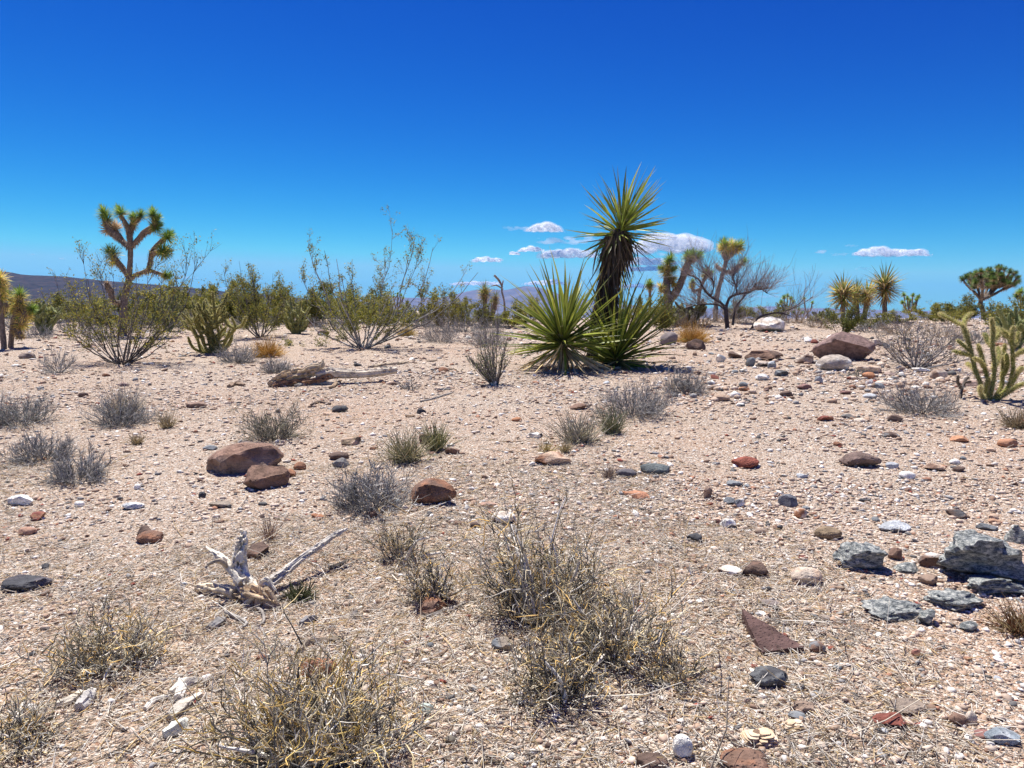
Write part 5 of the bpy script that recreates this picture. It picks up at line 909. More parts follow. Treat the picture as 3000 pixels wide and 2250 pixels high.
R_ = [
 ('smooth egg shaped white stone at the bottom right of centre', 2002, 2196, 56, 78, 'wt', None, 'r'),
 ('heart shaped pinkish tan stone at the right', 2368, 1692, 86, 58, 'tn', 'bg', 'r'),
 ('smooth dark brown stone left of the heart shaped one', 2220, 1672, 74, 54, 'db', 'br', 'a'),
 ('rounded dark grey pitted stone below the three pointed slab', 2266, 1988, 102, 66, (0.15, 0.155, 0.16), 'dk', 'r'),
 ('brown olive stone at the right end of the three pointed slab', 2400, 1900, 44, 38, 'br', 'gy', 'r'),
 ('reddish brown flaky rock at the lower right', 2622, 2112, 92, 58, (0.23, 0.08, 0.06), 'db', 'a'),
 ('grey brown wedge stone behind the reddish flaky rock', 2672, 2074, 96, 46, (0.3, 0.24, 0.19), None, 'f'),
 ('blue grey split stone near the lower right corner', 2958, 2160, 100, 64, (0.26, 0.3, 0.33), 'pg', 'a'),
 ('maroon oval stone left of the blue grey split stone', 2890, 2155, 48, 30, (0.28, 0.14, 0.12), None, 'r'),
 ('brown stone pair member below the grey wedge at lower right', 2812, 2110, 44, 40, 'br', None, 'r'),
 ('cream upright stone beside the brown one at lower right', 2850, 2105, 30, 42, 'bg', None, 'r'),
 ('brown lobed stone left of the reddish flaky rock', 2364, 2073, 62, 42, (0.33, 0.24, 0.18), None, 'r'),
 ('small grey oval stone under the brown lobed stone', 2342, 2100, 50, 28, 'gy', None, 'r'),
 ('rounded brown stone cut by the bottom edge at right', 2195, 2246, 130, 50, 'br', 'rb', 'r'),
 ('dark brown stone cut by the bottom edge below the egg stone', 1912, 2246, 90, 26, 'db', None, 'r'),
 ('two toned grey brown stone left of the centre bush foot', 1479, 1890, 72, 48, (0.3, 0.25, 0.2), 'gy', 'a'),
 ('brown block under the narrow dry bush', 1267, 1778, 96, 50, 'br', 'rb', 'a'),
 ('reddish rock hidden behind the golden bottom bush', 912, 1955, 112, 76, 'rb', 'og', 'a'),
 ('small rusty stone left of the reddish hidden rock', 762, 1928, 26, 22, 'rb', None, 'r'),
 ('pale green angular stone at the bottom centre', 1245, 2080, 50, 40, 'gg', None, 'a'),
 ('dark olive pebble right of the golden bottom bush', 1320, 2170, 34, 28, (0.16, 0.14, 0.11), None, 'r'),
 ('round brown pebble at the bottom centre right', 1607, 2186, 21, 21, 'db', None, 'r'),
 ('small tan pebble beside the pale green stone', 1276, 2125, 28, 20, 'bg', None, 'r'),
 ('dark brown rock just behind the pale stump', 746, 1614, 84, 50, 'db', 'br', 'a'),
 ('rust brown stone in front of its darker neighbour at left', 432, 1576, 74, 40, 'rb', 'br', 'r'),
 ('dark brown stone half hidden behind the rust brown one', 418, 1556, 52, 32, 'db', None, 'a'),
 ('square red brown stone near the left edge', 103, 1514, 46, 30, 'rb', 'rd', 'a'),
 ('pinkish brown stone nearest the left edge', 72, 1558, 44, 26, (0.4, 0.24, 0.17), None, 'r'),
 ('jagged white rock at the left edge', 52, 1468, 66, 38, 'wt', None, 'a'),
 ('small white stone right of the jagged white rock', 228, 1478, 27, 20, 'wt', None, 'r'),
 ('white and grey slab left of the boulders', 382, 1482, 56, 28, 'wt', 'pg', 'f'),
 ('tiny white stone below the left grey shrubs', 400, 1428, 19, 17, 'wt', None, 'r'),
 ('small black stone left of the rust brown one', 130, 1660, 26, 18, 'dk', None, 'a'),
 ('dark round stone below the boulder pair', 590, 1452, 26, 20, 'dk', None, 'a'),
 ('brown flat stone behind the boulder pair', 720, 1300, 42, 18, (0.17, 0.13, 0.12), None, 'f'),
 ('grey slab at the upper left shoulder of the boulder pair', 610, 1312, 38, 20, 'gy', None, 'f'),
 ('small red brown stone right of the boulder pair', 876, 1368, 32, 24, 'rb', None, 'r'),
 ('flat reddish stone touching the small red brown one', 850, 1388, 42, 26, 'rb', 'og', 'a'),
 ('long thin grey brown stone left of the boulder pair', 640, 1482, 60, 16, (0.3, 0.25, 0.2), None, 'f'),
 ('brown flat stone at the left above the boulders', 572, 1188, 54, 20, (0.25, 0.17, 0.13), None, 'f'),
 ('dark pebble at the left above the grey shrubs', 240, 1158, 24, 16, 'db', None, 'r'),
 ('dark oval stone below the fallen log', 993, 1200, 44, 20, 'dk', 'db', 'r'),
 ('black upright pebble right of the dark oval stone', 1233, 1206, 28, 20, 'dk', None, 'a'),
 ('flat brown stone left of the black upright pebble', 1198, 1218, 30, 14, (0.25, 0.17, 0.11), None, 'f'),
 ('orange oval pebble in the middle ground', 1514, 1230, 28, 13, 'og', None, 'r'),
 ('tilted brown stone with olive top right of the boulders', 1030, 1294, 60, 28, (0.24, 0.18, 0.12), 'tn', 'a'),
 ('dark rounded rock above the middle grey shrub', 990, 1338, 52, 24, 'db', None, 'r'),
 ('grey rock in front of the dark rounded rock', 994, 1358, 56, 32, (0.24, 0.23, 0.22), None, 'a'),
 ('brown rock between the two yellow green tufts', 1242, 1287, 44, 34, 'db', 'br', 'a'),
 ('reddish brown rock right of the greenish tuft', 1325, 1322, 38, 24, 'br', None, 'a'),
 ('flat pinkish tan rock with straw growing on it', 1622, 1345, 104, 50, 'tn', 'rb', 'f'),
 ('white rock with a black end in the middle ground', 1568, 1276, 48, 20, 'wt', 'dk', 'f'),
 ('long brown stone under the sparse tuft', 1697, 1193, 48, 20, 'br', None, 'f'),
 ('red orange stone left of the middle grey shrub', 925, 1513, 36, 17, 'og', 'rd', 'f'),
 ('brown stone in the middle grey shrub foot', 1085, 1508, 42, 24, 'br', None, 'a'),
 ('pinkish slab right of the reddish middle boulder', 1430, 1480, 50, 26, (0.42, 0.27, 0.2), None, 'f'),
 ('cream round rock at the upper left of the centre bush', 1480, 1520, 66, 38, 'wt', 'bg', 'r'),
 ('brown pebble left of the cream round rock', 1340, 1535, 26, 16, 'br', None, 'r'),
 ('dark brown pebble nearer the cream round rock', 1390, 1540, 28, 18, 'db', None, 'r'),
 ('purple grey oval stone left of its grey neighbour', 1838, 1388, 54, 25, (0.13, 0.12, 0.13), None, 'r'),
 ('long dark blue grey stone with a pale rim', 1920, 1375, 80, 32, (0.14, 0.16, 0.16), None, 'r'),
 ('brick red oval stone with a white spot', 2190, 1358, 70, 34, (0.3, 0.1, 0.07), None, 'r'),
 ('long orange pink stone like a brick', 1870, 1452, 68, 26, (0.5, 0.25, 0.15), None, 'f'),
 ('small orange flake at the left end of the brick like stone', 1829, 1445, 20, 13, 'og', None, 'a'),
 ('knobby brown stone with a pale hollow', 2075, 1448, 30, 38, 'br', 'tn', 'a'),
 ('flat blue grey shard above the knobby brown stone', 2154, 1418, 48, 17, 'gy', None, 'f'),
 ('small grey shard beside the flat blue grey shard', 2190, 1424, 24, 12, 'gy', None, 'f'),
 ('dark slate stone left of the white patched one', 2140, 1468, 32, 24, 'gy', None, 'a'),
 ('grey stone with a white patch on top', 2168, 1476, 40, 26, 'gy', 'wt', 'a'),
 ('dark grey egg shaped stone at right middle', 2313, 1470, 50, 42, (0.13, 0.13, 0.15), 'gy', 'a'),
 ('round tan stone below the dark grey egg', 2350, 1507, 36, 32, 'bg', 'og', 'r'),
 ('flat grey stone right of the dark grey egg', 2366, 1488, 28, 15, 'gy', None, 'f'),
 ('white topped black stone at right middle', 2134, 1534, 56, 34, 'wt', 'dk', 'a'),  # black second colour stands for shade on the stone's lower front
 ('maroon pebble touching the white topped black stone', 2102, 1530, 20, 18, (0.22, 0.12, 0.1), None, 'r'),
 ('black angular stone below the white topped one', 2040, 1577, 52, 30, 'dk', None, 'a'),
 ('brown pebble stack right of the white topped stone', 2230, 1560, 30, 22, (0.34, 0.25, 0.19), None, 'r'),
 ('small dark pebble above the brown pebble stack', 2285, 1546, 20, 18, 'dk', None, 'a'),
 ('pale grey flat stone right of the brick red oval', 2352, 1395, 36, 17, 'pg', None, 'f'),
 ('olive brown boulder with dark underside at the right', 2433, 1564, 72, 42, (0.27, 0.2, 0.13), None, 'r'),
 ('dark brown pointed slab like a fin on the right', 2535, 1352, 98, 48, (0.19, 0.135, 0.115), None, 'a'),
 ('white round stone right of the pointed fin slab', 2662, 1394, 44, 24, 'wt', None, 'r'),
 ('pale grey chip between the fin slab and the white stone', 2618, 1366, 34, 22, 'pg', None, 'a'),
 ('tan overhanging slab casting a black shadow line', 2748, 1370, 66, 24, 'tn', 'br', 'f'),
 ('white pebble behind the tan overhanging slab', 2801, 1354, 28, 17, 'wt', None, 'r'),
 ('dark boulderlet at the right end of the overhanging slab', 2814, 1375, 32, 20, 'db', None, 'a'),
 ('orange pink stone at the far right middle', 2820, 1286, 50, 27, (0.5, 0.26, 0.15), None, 'f'),
 ('orange brown stone nearest the right edge', 2960, 1300, 46, 27, (0.42, 0.22, 0.13), None, 'r'),
 ('dark stone with a white corner below the low grey shrub', 2616, 1275, 50, 18, 'db', 'gy', 'f'),
 ('dark brown stone in front of the low grey shrub', 2632, 1228, 46, 23, 'db', None, 'a'),
 ('red stone left of the low grey shrub', 2419, 1226, 46, 20, 'rd', 'rb', 'a'),
 ('grey stone beside a cream one left of the low grey shrub', 2492, 1220, 38, 17, (0.18, 0.17, 0.16), None, 'f'),
 ('cream stone beside the grey one left of the low grey shrub', 2520, 1230, 32, 18, 'bg', None, 'f'),
 ('pale blue grey lozenge stone at right', 2632, 1546, 88, 32, 'pg', None, 'f'),
 ('dark shard sticking out at far right', 2815, 1512, 66, 15, 'dk', 'db', 'f'),
 ('charcoal flat stone at far right', 2897, 1545, 62, 22, (0.15, 0.16, 0.17), None, 'f'),
 ('small orange stone above the charcoal flat stone', 2922, 1528, 36, 20, (0.42, 0.25, 0.16), None, 'f'),
 ('small black wedge in the open gravel at right', 2536, 1466, 32, 13, 'dk', None, 'a'),
 ('brown stone standing between the banded boulders', 2629, 1622, 50, 50, 'br', None, 'a'),
 ('brown stone with white back near the large banded rock', 2748, 1648, 72, 50, 'br', 'wt', 'a'),
 ('brown triangle stone under the white backed one', 2726, 1700, 52, 36, (0.28, 0.2, 0.15), None, 'a'),
 ('maroon cube stone below the long banded slab', 2696, 1915, 36, 26, (0.27, 0.13, 0.1), None, 'a'),
 ('thin grey brown stone right of the olive brown end stone', 2418, 1808, 38, 30, (0.32, 0.26, 0.21), None, 'f'),
 ('brown grey flat stone above the three pointed slab', 2262, 1768, 52, 22, (0.24, 0.2, 0.18), None, 'f'),
 ('small red pebble between the slab and the grey pitted stone', 2212, 1955, 26, 18, 'rd', None, 'r'),
 ('dark red pebble beside the three pointed slab', 2296, 1862, 28, 16, 'rd', None, 'f'),
 ('small charcoal pebble right of the grey pitted stone', 2456, 1958, 24, 20, (0.15, 0.17, 0.18), None, 'r'),
 ('tan flaky stone on the bare orange sand', 2140, 1676, 72, 24, 'bg', 'wt', 'f'),
 ('small dark pebble under the dark brown smooth stone', 2254, 1726, 17, 15, 'dk', None, 'r'),
 ('dark rock with a sunlit face at the foot of the golden tuft', 2038, 1012, 64, 34, 'db', 'br', 'a'),
 ('grey rock left of the golden tuft', 1962, 996, 46, 38, (0.24, 0.2, 0.19), None, 'r'),
 ('white stone left of the mauve topped boulder', 2442, 994, 30, 20, 'wt', None, 'r'),
 ('white stone with a red one beside it on the stony rise', 2368, 998, 28, 14, 'wt', None, 'a'),
 ('small red stone beside the white one on the stony rise', 2387, 1001, 20, 15, 'rd', None, 'a'),
 ('white topped dark block right of the mauve topped boulder', 2573, 1006, 36, 22, 'bg', 'db', 'a'),
 ('small grey stone right of the white topped dark block', 2600, 1014, 22, 18, 'gy', None, 'a'),
 ('dark brown low slab on the stony rise', 2244, 1046, 104, 28, 'db', 'br', 'f'),
 ('grey block leaning on the dark low slab', 2202, 1064, 28, 26, 'gy', None, 'a'),
 ('white grey angular stone left of the dark low slab', 2116, 1052, 30, 26, 'pg', 'wt', 'a'),
 ('dark capped stone beside the white grey angular one', 2153, 1042, 40, 22, 'db', 'bg', 'a'),
 ('blue grey shard in front of the dark low slab', 2264, 1070, 26, 26, 'pg', 'gy', 'a'),
 ('black stone with a pale cap in front of the dark low slab', 2236, 1068, 34, 16, 'dk', 'bg', 'a'),
 ('brown stone with light left side on the stony rise', 2366, 1056, 56, 27, 'br', 'bg', 'a'),
 ('dark lump in front of the stony rise', 2292, 1094, 34, 24, 'dk', 'gy', 'a'),
 ('white wedge stone in front of the stony rise', 2234, 1107, 40, 20, 'wt', 'pg', 'a'),
 ('flat black and white stone left of the stony rise', 2182, 1086, 28, 14, 'wt', 'dk', 'f'),
 ('pale grey square stone below the grey tan boulder', 2401, 1114, 28, 24, 'pg', 'gy', 'a'),
 ('orange topped stone below the flat tan slabs', 2550, 1103, 38, 20, 'og', None, 'r'),
 ('pink white cube stone under the orange topped one', 2550, 1121, 26, 20, (0.66, 0.45, 0.35), 'wt', 'a'),
 ('beige flat stone right of the orange topped one', 2592, 1122, 46, 20, 'bg', None, 'f'),
 ('tan slab behind the beige flat stone', 2614, 1092, 34, 24, (0.4, 0.3, 0.25), None, 'f'),
 ('maroon stone in the open gravel at right', 2360, 1134, 42, 18, (0.26, 0.15, 0.13), None, 'f'),
 ('dark brown stone nearest the stony rise foot', 2307, 1155, 34, 17, 'db', None, 'r'),
 ('brown and dark stone above the cut off grey shrub', 2482, 1150, 34, 14, (0.24, 0.14, 0.12), None, 'f'),
 ('orange and brown pair of stones near the wide grey shrub', 2184, 1140, 34, 16, 'og', 'db', 'f'),
 ('tan hump stone right of the widest grey shrub', 2114, 1168, 46, 20, (0.36, 0.26, 0.19), None, 'r'),
 ('small gray stone below the tan hump', 2172, 1186, 30, 14, 'gy', 'wt', 'f'),
 ('brown round stone beside the low grey shrub at right', 2756, 1100, 42, 30, (0.32, 0.22, 0.16), 'bg', 'r'),
 ('long white stone under the wide bare bush', 2706, 1084, 54, 16, 'wt', 'bg', 'f'),
 ('pinkish slab left of the dead cholla skeleton', 2850, 1124, 62, 22, (0.42, 0.3, 0.24), None, 'f'),
 ('white cobble beside the log tips', 1206, 1054, 22, 12, 'wt', None, 'a'),
 ('white rock right of the tall creosote foot', 1205, 990, 22, 10, 'wt', None, 'a'),
 ('brown rock left of the tall creosote foot', 944, 976, 30, 16, (0.26, 0.18, 0.15), None, 'r'),
 ('white rock among the brush behind the forked creosote', 488, 940, 40, 18, 'wt', None, 'a'),
 ('pale boulders on the crest behind the yellow tuft', 1225, 925, 60, 26, 'bg', None, 'a'),
 ('flat grey brown rock near the small leafless bush', 72, 1044, 40, 18, (0.26, 0.2, 0.17), None, 'r'),
]
for (lab, px, py, w, h, c, c2, st) in R_: rock(lab, px, py, w, h, c, c2, st, name='stone' if w < 60 else 'rock', cat='stone' if w < 60 else 'rock')

# the two cracked, pleated tan stones: plates as parts
def pleated(label, px, py, w, h, seed, n=6):
    r = rs(seed); o = G(px, py + h * 0.36); k = o.y / F; Wm = w * k * 1.05; o = o + Vector((0, Wm * 0.25, 0)); root = thing('cracked_stone', label, 'stone', o)
    V, Fa = rock_geo((Wm * 0.40, Wm * 0.28, Wm * 0.17), r, 3, 5, 0.08); V[:, 2] += Wm * 0.10; obj('core', mesh('core', [(V, Fa, (0.2, 0.13, 0.085))], M_STONE, True), root)  # core coloured darker, painting shade into the gaps between plates
    for i in range(n):                                         # wavy layers split by upright cracks
        t = i / (n - 1); hw = Wm * 0.5 * math.sqrt(1 - 0.62 * t * t); hd = Wm * 0.36 * math.sqrt(1 - 0.7 * t * t); m_ = [4, 4, 3, 3, 2, 2][i % 6]; cuts = np.concatenate([[-hw], np.sort(np.linspace(-hw, hw, m_ + 1)[1:-1] + r.normal(0, hw * 0.12, m_ - 1)), [hw]])
        for x0, x1 in zip(cuts[:-1], cuts[1:]):
            xm = (x0 + x1) / 2; dd = hd * math.sqrt(max(0.15, 1 - (xm / (hw * 1.15)) ** 2)); B_ = ICO[2][0]; B_ = B_ / np.abs(B_).max(1, keepdims=True) * 0.75 + B_ * 0.25
            V = B_ * np.array([(x1 - x0) * 0.49, dd, Wm * 0.028]); V = V * (1 + 0.12 * vnoise(B_ + i, 2.2, seed + i, 2))[:, None]
            V = V + np.array([xm, r.normal(0, Wm * 0.012), Wm * (0.02 + 0.052 * i) + r.normal(0, Wm * 0.004)]); V[:, 2] += 0.05 * Wm * np.sin(V[:, 0] / Wm * 5 + seed) - 0.25 * V[:, 0] ** 2 / Wm
            obj('plate', mesh('plate', [(V, ICO[2][1], pick([(0.62, 0.47, 0.31), (0.7, 0.56, 0.4)], 1, r, 0.12)[0])], M_STONE, True, 0.6), root)
pleated('larger cracked tan stone split into plates like a loaf', 2232, 2164, 106, 60, 5)
pleated('smaller cracked tan stone behind the larger loaf like one', 2330, 2128, 68, 42, 6, 6)

# ------------------------------------------------------------------ dead wood
def wpts(o, pts): return [tuple(W(x, y, o.y + dy) - o) for x, y, dy in pts]
def onground(o, pts, lift=0.02):
    out = []
    for x, y in pts:
        p = G(x, y); out.append((p.x - o.x, p.y - o.y, p.z - o.z + lift))
    return out
PW = (0.84, 0.77, 0.64); GW = (0.62, 0.57, 0.5)
o = G(724, 1768); k = o.y / F; root = thing('dead_stump', 'bleached dead cholla stump with pierced white arms lying on the gravel', 'dead wood', o)
def part(nm, pts, rad, S, col, seed, parent=root, **kw):
    ch, P, R = limb(pts, rad, S, kw.pop('seg', 0.008), col, seed, **kw); return obj(nm, mesh(nm, [ch], M_WOOD, True, 0.9), parent)
part('trunk', wpts(o, [(745, 1765, 0.0), (728, 1725, 0.06), (706, 1690, 0.10), (700, 1640, 0.12), (708, 1590, 0.14), (712, 1556, 0.16)]), [0.042, 0.046, 0.042, 0.034, 0.029, 0.018], 44, PW, 7, holes=150, hole=0.0085, hdepth=0.85, lump=0.1, groove=0.03)
part('root_base', [(-0.07, 0.05, 0.03), (0.02, 0, 0.05), (0.10, -0.03, 0.04), (0.17, -0.05, 0.0)], [0.02, 0.042, 0.04, 0.014], 48, (0.5, 0.38, 0.25), 8, holes=70, hole=0.014, hdepth=0.7, lump=0.5, lscale=18, groove=0.12, ngroove=9)
part('root_base', [(0.04, 0.03, 0.03), (0.09, 0.02, 0.10), (0.13, 0.0, 0.06)], [0.02, 0.024, 0.012], 30, (0.76, 0.7, 0.6), 9, holes=16, hole=0.012, lump=0.4, lscale=18)
part('arm', wpts(o, [(712, 1705, 0.06), (680, 1668, 0.1), (645, 1632, 0.13), (604, 1604, 0.18)]), [0.028, 0.024, 0.019, 0.006], 30, PW, 10, holes=60, hole=0.007, hdepth=0.55, groove=0.05)
part('arm', wpts(o, [(668, 1660, 0.1), (640, 1642, 0.05), (608, 1655, 0.02), (602, 1668, 0.0)]), [0.014, 0.012, 0.009, 0.004], 18, (0.5, 0.42, 0.32), 11, holes=20, hole=0.006)
part('arm', onground(o, [(692, 1752), (650, 1742), (610, 1738), (572, 1735)], 0.025), [0.03, 0.028, 0.026, 0.012], 30, (0.68, 0.58, 0.42), 12, holes=50, hole=0.009, hdepth=0.6, lump=0.25)
part('arm', wpts(o, [(770, 1722, 0.1), (830, 1678, 0.2), (890, 1630, 0.32), (940, 1596, 0.42), (990, 1562, 0.5), (1018, 1548, 0.55)]), [0.03, 0.022, 0.018, 0.016, 0.015, 0.005], 26, GW, 13, holes=110, hole=0.006, hdepth=0.6, groove=0.14, ngroove=5, twist=14)
for i, (pts, c_, rd) in enumerate([([(750, 1788), (768, 1800), (772, 1830), (745, 1845)], (0.3, 0.27, 0.24), 0.008), ([(795, 1770), (840, 1752), (870, 1738)], (0.14, 0.12, 0.1), 0.014), ([(660, 1800), (720, 1830), (705, 1850)], (0.42, 0.39, 0.35), 0.008)]):
    part('root', onground(o, pts, 0.012), [rd, rd, rd * 0.3], 10, c_, 20 + i, lump=0.3)
# fallen log
o = G(905, 1128); root = thing('fallen_log', 'weathered fallen joshua tree log with a jagged hollow root end', 'log', o)
M_ = dict(parent=root)
part('log', wpts(o, [(925, 1098, 0.1), (980, 1092, 0.15), (1040, 1095, 0.2), (1110, 1090, 0.3), (1163, 1084, 0.35)]), [0.07, 0.075, 0.055, 0.062, 0.05], 36, (0.66, 0.57, 0.45), 31, seg=0.012, holes=46, hole=0.014, hdepth=0.5, lump=0.25, groove=0.08, **M_)
part('root_end', wpts(o, [(785, 1128, -0.1), (830, 1105, -0.02), (880, 1095, 0.05), (925, 1085, 0.1), (945, 1062, 0.1)]), [0.03, 0.065, 0.075, 0.07, 0.03], 40, (0.58, 0.44, 0.28), 32, seg=0.012, holes=60, hole=0.02, hdepth=0.75, lump=0.55, lscale=11, groove=0.16, ngroove=8, **M_)
part('root_end', wpts(o, [(800, 1135, -0.12), (850, 1122, -0.05), (910, 1118, 0.0), (960, 1104, 0.08), (1000, 1100, 0.15)]), [0.04, 0.05, 0.045, 0.05, 0.02], 36, (0.3, 0.17, 0.1), 33, seg=0.012, holes=50, hole=0.02, hdepth=0.7, lump=0.5, lscale=12, groove=0.14, **M_)
part('root_end', wpts(o, [(880, 1095, 0.05), (905, 1078, 0.08), (940, 1072, 0.08), (946, 1056, 0.1)]), [0.03, 0.04, 0.045, 0.015], 28, (0.58, 0.47, 0.33), 34, seg=0.012, lump=0.4, groove=0.12, **M_)
for lab, pts, rad, c_, sd in [
    ('flat grey driftwood plank lying in front of the log root', [(864, 1134), (900, 1128), (950, 1126), (995, 1128)], [0.02, 0.03, 0.028, 0.02], (0.42, 0.38, 0.31), 41),
    ('twisted wood piece at the right end of the grey plank', [(968, 1140), (985, 1128), (998, 1118)], [0.022, 0.028, 0.012], (0.36, 0.26, 0.17), 42),
    ('pale dead branch lying behind the fallen log', [(1080, 1078), (1130, 1070), (1180, 1066), (1212, 1058)], [0.02, 0.026, 0.024, 0.016], (0.52, 0.42, 0.3), 43),
    ('short pale stick at the far end of the fallen log', [(1250, 1058), (1265, 1060), (1280, 1056)], [0.018, 0.02, 0.014], (0.46, 0.36, 0.26), 44),
    ('cluster of curled sticks left of the upright bush', [(1286, 1076), (1310, 1088), (1345, 1090), (1356, 1082)], [0.010, 0.014, 0.014, 0.008], (0.3, 0.24, 0.18), 45),
    ('second curled stick left of the upright bush', [(1295, 1092), (1330, 1082), (1352, 1094)], [0.014, 0.016, 0.01], (0.44, 0.35, 0.26), 46),
    ('dark stick in the gravel below the curled sticks', [(1230, 1098), (1250, 1102), (1266, 1103)], [0.012, 0.014, 0.008], (0.2, 0.15, 0.12), 47),
    ('thin grey driftwood stick in the middle ground', [(1232, 1178), (1270, 1170), (1300, 1160), (1330, 1150)], [0.01, 0.016, 0.012, 0.004], (0.33, 0.3, 0.27), 48),
    ('grey bark strip above the thin driftwood stick', [(1282, 1146), (1300, 1143), (1320, 1142)], [0.014, 0.018, 0.012], (0.24, 0.23, 0.22), 49),
    ('brown bark heap left of the fallen log', [(672, 1136), (690, 1128), (716, 1132)], [0.03, 0.035, 0.02], (0.28, 0.2, 0.14), 50),
    ('dark bark pieces below the left end of the log', [(912, 1190), (935, 1180), (968, 1186)], [0.018, 0.022, 0.014], (0.22, 0.16, 0.12), 51),
    ('pale shard of wood at the lower left foreground', [(500, 2040), (545, 2010), (590, 1998)], [0.012, 0.02, 0.006], (0.7, 0.64, 0.54), 52),
    ('white splintered wood lump at the lower left foreground', [(520, 2055), (532, 2030), (528, 2002)], [0.016, 0.022, 0.01], (0.76, 0.72, 0.64), 53),
    ('split bark strip with a black hollow at the lower left', [(492, 2110), (530, 2082), (590, 2042)], [0.014, 0.02, 0.01], (0.62, 0.57, 0.48), 54),
    ('bleached flat wood piece nearest the bottom left bush', [(480, 2165), (520, 2145), (545, 2120)], [0.014, 0.026, 0.01], (0.7, 0.72, 0.64), 55),
    ('curled wood chip left of the splintered wood', [(165, 2075), (205, 2060), (238, 2034)], [0.014, 0.018, 0.008], (0.66, 0.6, 0.5), 56),
    ('folded grey wood chip with a dark shadow at the left', [(232, 2085), (255, 2060), (272, 2036)], [0.016, 0.026, 0.014], (0.55, 0.52, 0.48), 57),
    ('thin bent white root left of the splintered wood', [(424, 2082), (448, 2058), (500, 2044)], [0.007, 0.009, 0.006], (0.7, 0.66, 0.58), 58),
    ('grey fibrous bark shred below the stump', [(612, 1850), (640, 1832), (660, 1822)], [0.014, 0.022, 0.01], (0.28, 0.27, 0.26), 59),
    ('dark grey wood chip below right of the stump', [(882, 1835), (905, 1822), (928, 1815)], [0.012, 0.018, 0.008], (0.26, 0.25, 0.25), 60),
    ('upright dark stick right of the dark wood chip', [(1030, 1812), (1040, 1800), (1046, 1790)], [0.008, 0.01, 0.006], (0.2, 0.18, 0.17), 61),
    ('long forked stick behind the golden bush', [(880, 1912), (900, 1890), (960, 1880), (1015, 1878)], [0.012, 0.014, 0.011, 0.004], (0.32, 0.26, 0.2), 62),
    ('grey branch lying in front of the brown block', [(1228, 1820), (1280, 1800), (1330, 1785), (1362, 1768)], [0.006, 0.009, 0.008, 0.004], (0.4, 0.36, 0.32), 63),
    ('short brown stick on the straw litter', [(1262, 1935), (1285, 1925), (1310, 1905)], [0.007, 0.009, 0.004], (0.36, 0.26, 0.18), 64),
    ('black twig between the stump and the thin dry bush', [(962, 1668), (990, 1660), (1022, 1642)], [0.008, 0.011, 0.005], (0.1, 0.085, 0.075), 65),
    ('pale straight twig at the right of the long blue stone', [(1902, 1410), (1935, 1402), (1965, 1388)], [0.005, 0.006, 0.003], (0.6, 0.52, 0.42), 66),
    ('straight dry stick lying right of the left foreground bush', [(375, 1960), (430, 2000), (488, 2040)], [0.006, 0.008, 0.004], (0.36, 0.28, 0.2), 67)]:
    p0 = G(*pts[len(pts) // 2]); q = onground(p0, pts, rad[1] * 0.55); ch, _, _ = limb(q, rad, 20, 0.012, c_, sd, lump=0.45, lscale=22, groove=0.12, ngroove=4, twist=20)
    ob = obj('dead_wood', mesh('dead_wood', [ch], M_WOOD, True, 0.8)); ob.location = p0; tag(ob, lab, 'dead wood')

